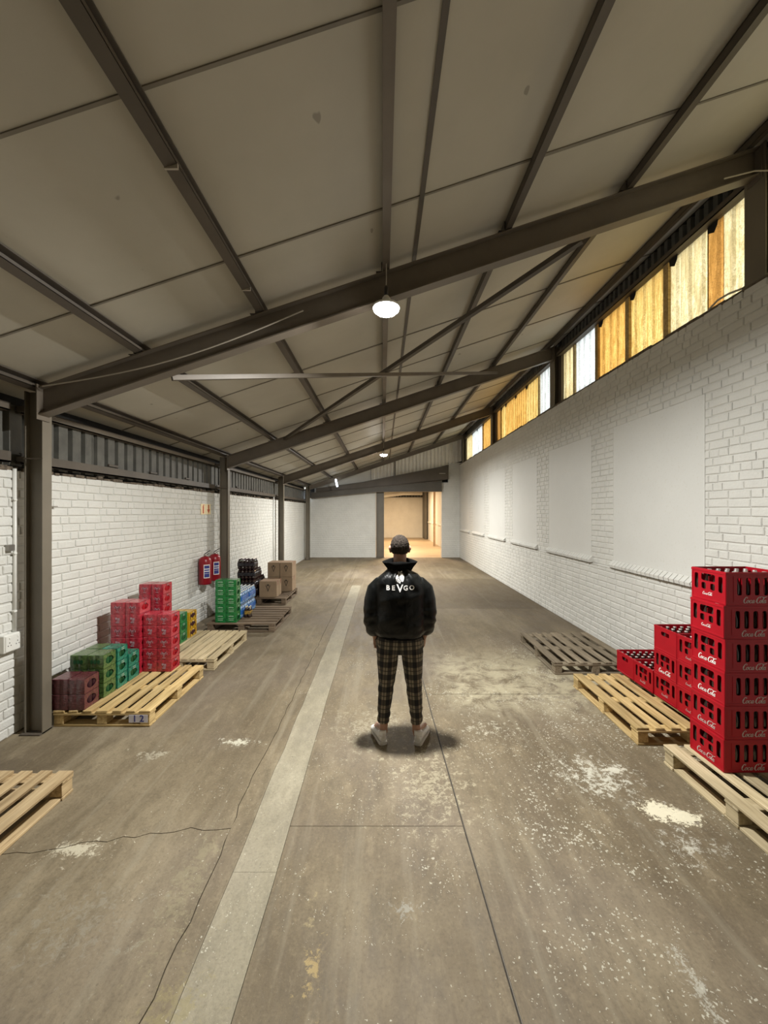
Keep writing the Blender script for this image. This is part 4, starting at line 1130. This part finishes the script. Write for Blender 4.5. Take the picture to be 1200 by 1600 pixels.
def crate_mesh(kind):
    t_ = .006
    slots_long = [rrect(-CL/2+.082+i*.0635, .072, -CL/2+.082+i*.0635+.034, .198, .012) for i in range(5)]
    if kind == 'slots':
        hs = [rrect(-CW/2+.026, .080, -CW/2+.060, .198, .012), rrect(-CW/2+.088, .148, CW/2-.088, .202, .014),
              rrect(-CW/2+.090, .084, -CW/2+.129, .134, .012), rrect(CW/2-.129, .084, CW/2-.090, .134, .012), rrect(CW/2-.060, .080, CW/2-.026, .198, .012)]
    else:
        hs = [rrect(-CW/2+.095, .155, CW/2-.095, .195, .012)]; slots_long = []
    pl = curve_plate('l', rrect(-CL/2, 0, CL/2, CH, .004, 2), slots_long, t_)
    ps = curve_plate('s', rrect(-CW/2, 0, CW/2, CH, .004, 2), hs, t_)
    I = Matrix.Translation; RZ = lambda a: Matrix.Rotation(a, 4, 'Z')
    items = [(pl, I((0, -CW/2, 0)), 0), (pl, I((0, CW/2, 0)) @ RZ(PI), 0), (ps, I((-CL/2, 0, 0)) @ RZ(-PI/2), 0), (ps, I((CL/2, 0, 0)) @ RZ(PI/2), 0)]
    q = MB()
    # rim, corner ribs, foot band and shallow raised borders
    for z0, z1, e in ((CH-.020, CH-.004, .0035), (.004, .016, .002)):
        q.box(-CL/2-e, -CW/2-e, z0, CL/2+e, -CW/2+.001, z1, .001).box(-CL/2-e, CW/2-.001, z0, CL/2+e, CW/2+e, z1, .001)
        q.box(-CL/2-e, -CW/2, z0, -CL/2+.001, CW/2, z1, .001).box(CL/2-.001, -CW/2, z0, CL/2+e, CW/2, z1, .001)
    for sx in (-1, 1):
        for sy in (-1, 1):
            q.box(sx*CL/2-(.0 if sx < 0 else .014)-(.0025 if sx < 0 else -.0025), sy*CW/2-(.0 if sy < 0 else .014)-(.0025 if sy < 0 else -.0025), .01,
                  sx*CL/2+(.014 if sx < 0 else .0)-(.0025 if sx < 0 else -.0025), sy*CW/2+(.014 if sy < 0 else .0)-(.0025 if sy < 0 else -.0025), CH-.01, .003)
    for x in (-CL/2+.055, CL/2-.063): q.box(x, -CW/2-.002, .03, x+.008, -CW/2+.001, CH-.03)
    # floor grille
    for i in range(7): q.box(-CL/2+.005, -CW/2+.01+i*.046, .003, CL/2-.005, -CW/2+.016+i*.046, .009)
    for i in range(9): q.box(-CL/2+.01+i*.050, -CW/2+.005, .003, -CL/2+.016+i*.050, CW/2-.005, .009)
    items.append((q.mesh('x', M['crate']), Matrix.Identity(4), 0))
    return join('crate', items, [M['crate']])
crA, crB = crate_mesh('slots'), crate_mesh('plain')
q = MB()
for i in range(1, 6): q.box(-CL/2+i*CL/6-.0015, -CW/2+.006, .01, -CL/2+i*CL/6+.0015, CW/2-.006, CH*.78)
for i in range(1, 4): q.box(-CL/2+.006, -CW/2+i*CW/4-.0015, .01, CL/2-.006, -CW/2+i*CW/4+.0015, CH*.78)
divm = q.mesh('divider', M['crate'])
def logo(width, z, face, worn):
    q = script_word(CS, width/TW); me = q.mesh('lettering', M['letter_worn' if worn else 'letter'])
    me.transform(Matrix.Translation((-width/2-.004, 0, 0)))
    if face == 'long': me.transform(Matrix.Translation((0, -CW/2-.0005, z)))
    else: me.transform(Matrix.Translation((-CL/2-.0005, 0, z)) @ Matrix.Rotation(-PI/2, 4, 'Z'))
    return me
L_LONG = logo(.175, .018, 'long', False); L_LONG_W = logo(.175, .018, 'long', True)
L_S = logo(.088, .045, 'short', False); L_S_W = logo(.088, .045, 'short', True); L_B = logo(.165, .026, 'short', False); L_B_W = logo(.165, .026, 'short', True)
bq = MB().lathe([(.020, .0), (.026, .004), (.0275, .03), (.025, .06), (.0275, .10), (.026, .13), (.017, .165), (.0125, .19), (.0125, .205)], 12); bq.m = 0
botm = bq.mesh('bottle', M['glass_dark'], True)
capm = MB().lathe([(.0145, .203), (.0150, .207), (.0135, .2125), (.009, .2135)], 12).mesh('cap', M['cap'], True)
NTH = ['first', 'second', 'third', 'fourth', 'fifth', 'sixth']
def crate(x, y, z, kind, label, group, small, longl, bottles, where, dx=0, rz=0):
    t = link('bottle_crate', crA if kind == 'slots' else crB); t.location = (x+dx, y, z); t.rotation_euler = (0, 0, rz)
    tag(t, label, 'crate', group)
    link('divider', divm, t)
    if small is not None: link('lettering', small, t)
    if longl is not None: link('lettering', longl, t)
    for i in range(6):
        for j in range(4):
            if bottles == 'edge' and not (i == 0 or j == 0): continue
            if bottles == 'left' and i != 0: continue
            o = link('bottle', botm); p = Matrix.Rotation(rz, 4, 'Z') @ Vector((-CL/2+(i+.5)*CL/6, -CW/2+(j+.5)*CW/4, 0))
            o.location = (x+dx+p.x, y+p.y, z+.0105)
            tag(o, f'dark bottle in {where}, {NTH[i]} from the aisle, {NTH[j]} row', 'bottle', 'bottles in ' + where)
            if bottles == 'all': link('cap', capm, o)
TX, TY = 2.425+CL/2, 2.76+CW/2
tops = [(L_S, L_LONG_W), (L_S, L_LONG_W), (L_B, L_LONG_W), (L_B, L_LONG_W), (L_B_W, L_LONG_W), (L_B_W, L_LONG_W)]
nm = ['topmost', 'second from the top', 'third from the top', 'fourth from the top', 'fifth from the top', 'at the bottom, on the pallet']
for k in range(6):
    lv = 5-k
    crate(TX, TY, .151+lv*CH, 'slots', f'red bottle crate in the tall stack, {nm[k]}', 'tall stack of red crates', tops[k][0], tops[k][1],
          'all' if k == 0 else 'edge', 'the tall stack\'s ' + ('top', 'second', 'third', 'fourth', 'fifth', 'lowest')[k] + ' crate', dx=(.004, -.004, .002, .0, -.003, -.008)[k], rz=(.012, -.006, .004, 0, .003, .006)[k])
MX = 2.757+CL/2
for c, y in enumerate((3.345+CW/2, 3.652+CW/2)):
    for lv in range(3):
        far = c == 1
        kind = 'plain' if (far and lv == 2) else 'slots'
        sm = None if (far and lv == 2) else (L_B if (far and lv == 1) else L_S_W)
        nmv = ('bottom', 'middle', 'top')[lv]
        side = 'far' if far else 'near'
        crate(MX, y, .151+lv*CH, kind, f'red bottle crate in the three-high stack, {nmv} of its {side} column', 'three-high red crates', sm, None,
              'all' if lv == 2 else 'left', f'the {side} three-high column\'s {nmv} crate', rz=(.006, -.004, .0)[lv])
for c, y in enumerate((3.960+CW/2, 4.267+CW/2)):
    far = c == 1
    crate(MX-.008, y, .151, 'plain' if far else 'slots', ('red bottle crate with only a handle slot, far one of the low pair' if far else 'red slotted bottle crate, near one of the low pair'), 'low red crates',
          None if far else L_S_W, None, 'all', ('the far low crate' if far else 'the near low crate'))

# ================================================================== PERSON (seen from behind)
PX, PY = .150, 3.40
def remesh(q, name, voxel, smooth=4, disp=None):
    me = q.mesh(name, []); o = bpy.data.objects.new(name, me); C.objects.link(o)
    m = o.modifiers.new('r', 'REMESH'); m.mode = 'VOXEL'; m.voxel_size = voxel; m.use_smooth_shade = True
    if smooth: s = o.modifiers.new('s', 'SMOOTH'); s.iterations = smooth; s.factor = .5
    out = evaluated(o); bpy.data.objects.remove(o)
    if disp:
        ns = [v.normal.copy() for v in out.vertices]
        for v, n_ in zip(out.vertices, ns): v.co += n_*disp(v.co)
    out.polygons.foreach_set('use_smooth', [True]*len(out.polygons)); out.name = name
    return out
def rings(q, rs, n=28, e=2.2):
    """rs: (cx, cy, z, rx, ry) horizontal superellipse rings from bottom up"""
    k = len(q.v)
    for cx, cy, z, rx, ry in rs:
        for j in range(n):
            a = 2*PI*j/n; ca, sa = math.cos(a), math.sin(a)
            q.v.append((cx+rx*math.copysign(abs(ca)**(2/e), ca), cy+ry*math.copysign(abs(sa)**(2/e), sa), z))
    m = len(rs); fs = [(k+i*n+j, k+i*n+(j+1) % n, k+(i+1)*n+(j+1) % n, k+(i+1)*n+j) for i in range(m-1) for j in range(n)]
    fs += [tuple(k+j for j in range(n))[::-1], tuple(k+(m-1)*n+j for j in range(n))]
    q.f += fs; q.mi += [0]*len(fs); return q
def ball(q, c, rx, ry, rz_, n=20):
    prof = [(math.sin(PI*i/12), -math.cos(PI*i/12)) for i in range(13)]
    k = len(q.v)
    for r_, z in prof:
        r_ = max(r_, .02)
        for j in range(n):
            a = 2*PI*j/n; q.v.append((c[0]+rx*r_*math.cos(a), c[1]+ry*r_*math.sin(a), c[2]+rz_*z))
    fs = [(k+i*n+j, k+i*n+(j+1) % n, k+(i+1)*n+(j+1) % n, k+(i+1)*n+j) for i in range(12) for j in range(n)]
    fs += [tuple(k+j for j in range(n))[::-1], tuple(k+12*n+j for j in range(n))]
    q.f += fs; q.mi += [0]*len(fs); return q
t = NT('skin'); c = t.ramp(t.noise(t.obj(), 30, 4), [(.35, (.36, .20, .135)), (.65, (.43, .25, .175))]); t.bsdf(c, .5, 0, t.bump(t.noise(t.obj(), 140, 3), .1, .002), Subsurface_Weight=.08, Subsurface_Scale=.01); M['skin'] = t.m
# hair: short, dark, with paler strands scattered by noise
t = NT('short_hair'); v = t.obj(); g = t.noise(t.mapp(v, (90, 90, 30)), 1, 5, .8, 1.5)
c = t.ramp(g, [(.35, (.012, .009, .007)), (.52, (.032, .024, .019)), (.70, (.12, .10, .082))]); t.bsdf(c, .85, 0, t.bump(g, 1, .008), spec=.15); M['hair'] = t.m
t = NT('black_satin'); v = t.obj(); c = t.ramp(t.noise(v, 12, 3), [(.3, (.0025, .003, .003)), (.7, (.004, .0046, .0048))])
t.bsdf(c, .36, 0, t.bump(t.math('ADD', t.noise(t.mapp(v, (9, 9, 6)), 1, 4, .55, 1.0), t.math('MULTIPLY', t.noise(v, 260, 2), .05)), .5, .02), spec=.26); M['satin'] = t.m
M['knit'] = simple('black_knit', (.004, .004, .004), .95, 0, .2, 60, .3, spec=.08)
M['shoe'] = simple('white_leather', (.74, .73, .71), .45, 0, .05, 20, .08)
M['sole'] = simple('white_rubber', (.68, .66, .62), .6, 0, .05, 20)
# plaid cloth
t = NT('plaid_cloth'); v = t.obj(); g = t.n('ShaderNodeNewGeometry'); s = t.sep(v); tn = t.sep(t.n('ShaderNodeTexCoord').outputs['Normal'])
side = t.math('GREATER_THAN', t.math('ABSOLUTE', tn[0]), .75)
u = t.math('ADD', t.math('MULTIPLY', s[0], t.math('SUBTRACT', 1, side)), t.math('MULTIPLY', s[1], side))
# legs slant a little: follow them
u = t.math('ADD', u, t.math('MULTIPLY', t.math('MULTIPLY', t.math('SIGN', s[0]), s[2]), .055))
def band(x, period, lo, hi, ph=0):
    m = t.math('FRACT', t.math('ADD', t.math('DIVIDE', x, period), ph+10)); return t.math('MULTIPLY', t.math('GREATER_THAN', m, lo), t.math('LESS_THAN', m, hi))
P_ = .072; z = s[2]; PZ = .112
va = band(u, P_, .0, .46); ha = band(z, PZ, .0, .44)
dark = t.math('MULTIPLY', t.math('ADD', va, ha), .5)
c = t.mix(t.ramp(dark, [(.0, 0), (.5, .80), (1, 1)]), (.22, .19, .135), (.006, .006, .007))
c = t.mix(t.math('MULTIPLY', band(u, P_, .68, .78), .75), c, (.02, .018, .018)); c = t.mix(t.math('MULTIPLY', band(z, PZ, .68, .76), .75), c, (.02, .018, .018))
c = t.mix(t.math('MULTIPLY', band(u, P_, .52, .56), .25), c, (.26, .12, .09)); c = t.mix(t.math('MULTIPLY', band(z, PZ, .84, .87), .2), c, (.26, .12, .09))
t.bsdf(c, .85, 0, t.bump(t.noise(t.mapp(v, (14, 14, 6)), 1, 4, .6, .6), .5, .012)); M['plaid'] = t.m

# --- body (continuous skin surface, mostly under the clothes)
q = MB()
rings(q, [(0, .0, .90, .150, .095), (0, 0, .98, .155, .100), (0, 0, 1.12, .140, .090), (0, 0, 1.28, .165, .098), (0, 0, 1.40, .150, .080), (0, .0, 1.45, .100, .060), (0, .0, 1.50, .062, .058), (0, .008, 1.56, .056, .056), (0, .015, 1.62, .058, .06)], 24)
ball(q, (0, .015, 1.695), .076, .095, .098); ball(q, (0, .050, 1.625), .055, .062, .060)          # skull, jaw
q.tube([(0, .105, 1.70), (0, .128, 1.675), (0, .130, 1.66)], [.010, .014, .015], 8)                # nose
for sx in (-1, 1):
    ball(q, (sx*.083, .012, 1.675), .012, .022, .034, 12); q.tube([(sx*.086, .010, 1.702), (sx*.094, -.002, 1.695), (sx*.093, -.006, 1.67)], .007, 6)   # ears
    ball(q, (sx*.030, .098, 1.700), .014, .012, .010, 10)
    q.tube([(sx*.012, .112, 1.722), (sx*.045, .100, 1.724)], .007, 6)
    q.tube([(sx*.02, .118, 1.632), (0, .121, 1.632)], .007, 6)
    # arm and hand going into the pocket
    q.tube([(sx*.10, 0, 1.37), (sx*.175, 0, 1.35), (sx*.222, -.02, 1.25), (sx*.245, -.035, 1.14), (sx*.235, .0, 1.03), (sx*.222, .035, .93), (sx*.212, .05, .885)],
           [.038, .044, .044, .040, .038, .028, .024], 14)
    q.tube([(sx*.214, .048, .895), (sx*.205, .055, .85), (sx*.198, .060, .80)], [(.026, .022), (.040, .018), (.038, .016)], 12)   # palm
    q.tube([(sx*.205, .085, .87), (sx*.212, .105, .84), (sx*.212, .112, .81)], [.012, .011, .009], 8)                            # thumb
    for f, (dy, L) in enumerate(((.030, .070), (.010, .078), (-.010, .072), (-.028, .056))):
        q.tube([(sx*.198, .060+dy, .805), (sx*.193, .063+dy, .805-L*.5), (sx*.183, .066+dy, .805-L)], [.0095, .009, .0075], 8)
    # legs and feet
    q.tube([(sx*.085, 0, .92), (sx*.105, 0, .78), (sx*.118, .0, .47), (sx*.132, -.005, .33), (sx*.142, .0, .13), (sx*.145, .0, .08)], [.085, .078, .052, .050, .036, .038], 16)
    fx = -.082 if sx < 0 else .105
    q.tube([(sx*.143, -.012, .065), (sx*.143+fx*.45, .10, .05), (sx*.143+fx*.85, .19, .035)], [(.034, .034), (.036, .028), (.034, .020)], 12)
body = remesh(q, 'person', .0075, 2)
person = link('person', body); person.location = (PX, PY, 0)
body.materials.append(M['skin'])
tag(person, 'standing man seen from behind in black jacket and plaid trousers, hands in pockets', 'person')

# --- hair cap
q = MB(); ball(q, (0, .012, 1.697), .0835, .103, .1045, 28)
hm = remesh(q, 'hair', .006, 1, lambda c: .0035*noise.noise(c*95))
bm = bmesh.new(); bm.from_mesh(hm)
def hairline(co):
    yy = co.y-.01; return 1.635 if yy < -.02 else (1.635+(yy+.02)*1.2 if yy < .03 else (1.695+(yy-.03)*1.1))
bmesh.ops.delete(bm, geom=[v for v in bm.verts if v.co.z < hairline(v.co)+.004*noise.noise(v.co*60)], context='VERTS')
for v in bm.verts:
    k = max(0, min(1, (v.co.z-1.63)/.03)); s_ = .975+.025*k; v.co.x *= s_; v.co.y = .010+(v.co.y-.010)*s_
bm.to_mesh(hm); bm.free(); hm.materials.append(M['hair']); link('hair', hm, person)

# --- jacket
q = MB()
rings(q, [(0, .01, .915, .185, .125), (0, .005, .935, .200, .140), (0, .0, .97, .218, .152), (0, -.004, 1.05, .226, .158), (0, -.004, 1.18, .222, .155), (0, -.004, 1.30, .222, .150), (0, -.004, 1.39, .215, .135), (0, 0, 1.44, .178, .112), (0, 0, 1.475, .130, .092), (0, .0, 1.505, .090, .080), (0, .0, 1.52, .078, .075)], 36, 2.4)
for sx in (-1, 1):
    q.tube([(sx*.11, -.002, 1.375), (sx*.172, -.005, 1.372), (sx*.212, -.012, 1.325), (sx*.236, -.025, 1.24), (sx*.247, -.035, 1.13), (sx*.243, -.018, 1.05), (sx*.232, .012, .975), (sx*.222, .03, .935)],
           [.050, .070, .076, .074, .070, .069, .063, .048], 20)
def fold(c):
    a = noise.noise(Vector((c.x*9, c.y*9, c.z*5)))*.007
    s_ = abs(c.x)
    k_ = max(0, min(1, (s_-.165)/.06)); k_ = k_*k_*(3-2*k_)
    if 1:   # gathered sleeves
        a += k_*.0040*math.sin(c.z*62+c.y*30+noise.noise(c*6)*6)*(1 if c.z < 1.12 else max(0, 1-(c.z-1.12)/.1))
    if 1:         # folds fanning out from the collar, slack cloth above the hem
        a += (1-k_)*.0060*math.sin(math.atan2(c.x, 1.60-c.z)*15)*max(0, min(1, (c.z-1.28)/.12))
        a += (1-k_)*.009*noise.noise(Vector((c.x*6+c.z*9, c.y*4, c.z*15-c.x*9)))
    return a
jm = remesh(q, 'jacket', .0085, 4, fold); jm.materials.append(M['satin'])
jk = link('jacket', jm, person)
q = MB(); rings(q, [(0, .01, .905, .186, .126), (0, .01, .915, .194, .134), (0, .008, .945, .205, .143), (0, .006, .95, .20, .138)], 36, 2.4).build('waistband', M['knit'], jk, True)
# flared standing collar
q = MB(); n = 32; inner = []
for (z, k0, zz) in ((1.478, 0, 0), (1.515, .35, 0), (1.575, 1, 1), (1.568, .93, 1), (1.50, .25, 0)):
    for j in range(n):
        a = 2*PI*j/n; side_ = abs(math.cos(a))
        rx = .096+.050*k0*(side_**3)+.010*k0; ry = .080+.022*k0
        if k0 in (.93, .25): rx -= .009; ry -= .009
        q.v.append((rx*math.cos(a), .004+ry*math.sin(a), z+zz*(.018*(1-side_)-.010*side_**4)+(.012*math.sin(a) if zz else 0)))
for i in range(4):
    for j in range(n): q.f.append((i*n+j, i*n+(j+1) % n, (i+1)*n+(j+1) % n, (i+1)*n+j)); q.mi.append(0)
q.build('collar', M['knit'], jk, True)

# --- trousers
q = MB()
rings(q, [(0, .005, .775, .150, .088), (0, .0, .80, .178, .108), (0, -.004, .86, .199, .124), (0, -.002, .93, .196, .122), (0, .0, .97, .185, .115)], 32, 2.3)
def leg(sx, pts, rs): q.tube(pts, rs, 20)
leg(-1, [(-.095, 0, .88), (-.108, 0, .78), (-.110, .0, .66), (-.118, .004, .50), (-.128, .002, .40), (-.138, -.004, .28), (-.144, .002, .175)], [.085, .098, .086, .069, .064, .057, .052])
leg(1, [(.095, 0, .88), (.108, 0, .78), (.112, .0, .66), (.122, .004, .50), (.130, .002, .40), (.140, -.004, .28), (.148, .002, .160)], [.085, .098, .087, .071, .066, .057, .050])
for sx in (-1, 1): ball(q, (sx*.182, .05, .85), .036, .06, .075)   # pockets filled by the hands
tm = remesh(q, 'trousers', .0085, 3, lambda c: .004*noise.noise(Vector((c.x*10, c.y*10, c.z*14)))+(.0035*math.sin(c.z*70+c.x*30) if c.z < .30 else 0)+(.0025*math.sin(c.z*55+c.x*60) if .4 < c.z < .55 else 0))
tm.materials.append(M['plaid']); tr = link('trousers', tm, person)
for sx in (-1, 1):
    MB().tube([(sx*.165, -.070, .945), (sx*.198, -.02, .915), (sx*.214, .03, .87)], .0035, 6).build('pocket_edge', M['knit'], tr)
# --- shoes: shaped upper, sole, heel tab
def shoe(hx, hy, ang, label):
    q = MB(); L = .285
    st = [(-.005, .026, .030, .075), (.02, .034, .032, .085), (.06, .036, .036, .082), (.11, .039, .036, .072), (.16, .043, .034, .058), (.21, .045, .030, .045), (.25, .038, .026, .038), (.275, .022, .022, .034)]
    n = 16
    for y, w_, h0, top in st:
        for j in range(n):
            a = 2*PI*j/n; x = w_*math.cos(a); z = .018+(top-.018)*(.5+.5*math.sin(a)); 
            if math.sin(a) > .5 and y < .09: x *= .80
            q.v.append((x, y, z))
    m = len(st); q.f += [(i*n+j, i*n+(j+1) % n, (i+1)*n+(j+1) % n, (i+1)*n+j) for i in range(m-1) for j in range(n)]
    q.f += [tuple(range(n))[::-1], tuple((m-1)*n+j for j in range(n))]; q.mi = [0]*len(q.f)
    q.tube([(0, .018, .07), (0, .028, .098), (0, .030, .110)], [(.034, .034), (.036, .036), (.037, .034)], 14)
    me = remesh(q, 'shoe', .004, 3); me.materials.append(M['shoe'])
    mx = Matrix.Translation((hx, hy, 0)) @ Matrix.Rotation(ang, 4, 'Z')
    o = link('shoe', me, person); o.location = (hx, hy, 0); o.rotation_euler = (0, 0, ang)
    q = MB(); out = [(.031, -.008), (.039, .02), (.040, .09), (.047, .18), (.043, .24), (.025, .278), (0, .286), (-.025, .278), (-.041, .24), (-.044, .18), (-.038, .09), (-.037, .02), (-.029, -.008), (0, -.014)]
    q.prism(out, 'z', 0, .022); q.build('sole', M['sole'], o)
    MB().box(-.010, -.012, .055, .010, -.006, .095, .003).build('heel_tab', M['sole'], o)
    for k in range(4): MB().tube([(-.022, .11+k*.022, .073-k*.006), (0, .108+k*.022, .080-k*.006), (.022, .11+k*.022, .073-k*.006)], .003, 6).build('lace', M['sole'], o)
    return o
shoe(-.145, -.052, .32, 'l'); shoe(.148, -.060, -.38, 'r')
# --- print on the back: lion head over BEVGO
bvh = BVHTree.FromPolygons([v.co for v in jm.vertices], [p.vertices[:] for p in jm.polygons])
def snap(me, d=.0022):
    for v in me.vertices:
        h = bvh.ray_cast(Vector((v.co.x, -1, v.co.z)), Vector((0, 1, 0)))
        v.co.y = (h[0].y if h[0] else -.15)-d
def word(s_, size, x, z, bold):
    me = text_mesh(s_, size, bold, 0); me.transform(Matrix.Translation((x, 0, z)) @ Matrix.Rotation(PI/2, 4, 'X'))
    bm = bmesh.new(); bm.from_mesh(me); bmesh.ops.triangulate(bm, faces=bm.faces); bmesh.ops.subdivide_edges(bm, edges=bm.edges, cuts=1); bm.to_mesh(me); bm.free()
    snap(me); me.materials.append(M['letter']); return me
ZT = 1.362
for ch, x, sz, b_, z_ in (('B', -.098, .054, .0016, ZT), ('E', -.053, .054, .0016, ZT), ('V', .002, .086, .0016, ZT-.004), ('G', .050, .054, .0012, ZT), ('O', .103, .054, .0012, ZT)):
    link('letter', word(ch, sz, x-.008, z_, b_), jk)['label'] = 'white printed letter ' + ch
q = MB(); LX, LZ = -.004, 1.452
def poly(pts): 
    n = len(pts); cx = sum(p[0] for p in pts)/n; cz = sum(p[1] for p in pts)/n
    k = len(q.v); q.v += [(LX+p[0], 0, LZ+p[1]) for p in pts]+[(LX+cx, 0, LZ+cz)]; q.f += [(k+i, k+(i+1) % n, k+n) for i in range(n)]; q.mi += [0]*n
poly([(.002, .026), (.016, .028), (.030, .016), (.035, -.002), (.032, -.020), (.026, -.036), (.016, -.040), (.012, -.030), (.004, -.020), (-.004, -.004)])   # face
poly([(.0, .022), (-.010, .018), (-.022, .002), (-.018, .018), (-.008, .028)])
poly([(-.008, .010), (-.022, -.004), (-.036, -.020), (-.034, .0), (-.024, .014)])
poly([(-.006, -.002), (-.018, -.014), (-.034, -.036), (-.031, -.022), (-.022, -.004)])
poly([(-.001, -.012), (-.010, -.022), (-.024, -.046), (-.024, -.034), (-.014, -.016)])
poly([(.004, -.022), (-.004, -.032), (-.012, -.052), (-.014, -.042), (-.006, -.024)])
poly([(.011, -.033), (.004, -.040), (.0, -.056), (-.005, -.048), (.002, -.032)])
poly([(-.016, .034), (-.012, .046), (-.005, .038), (.002, .056), (.010, .040), (.017, .052), (.020, .036), (.010, .032), (-.004, .031)])      # crown
me = q.mesh('emblem', []); snap(me, .0026); me.materials.append(M['letter']); lion = link('emblem', me, jk); lion['label'] = 'white lion head with a crown'
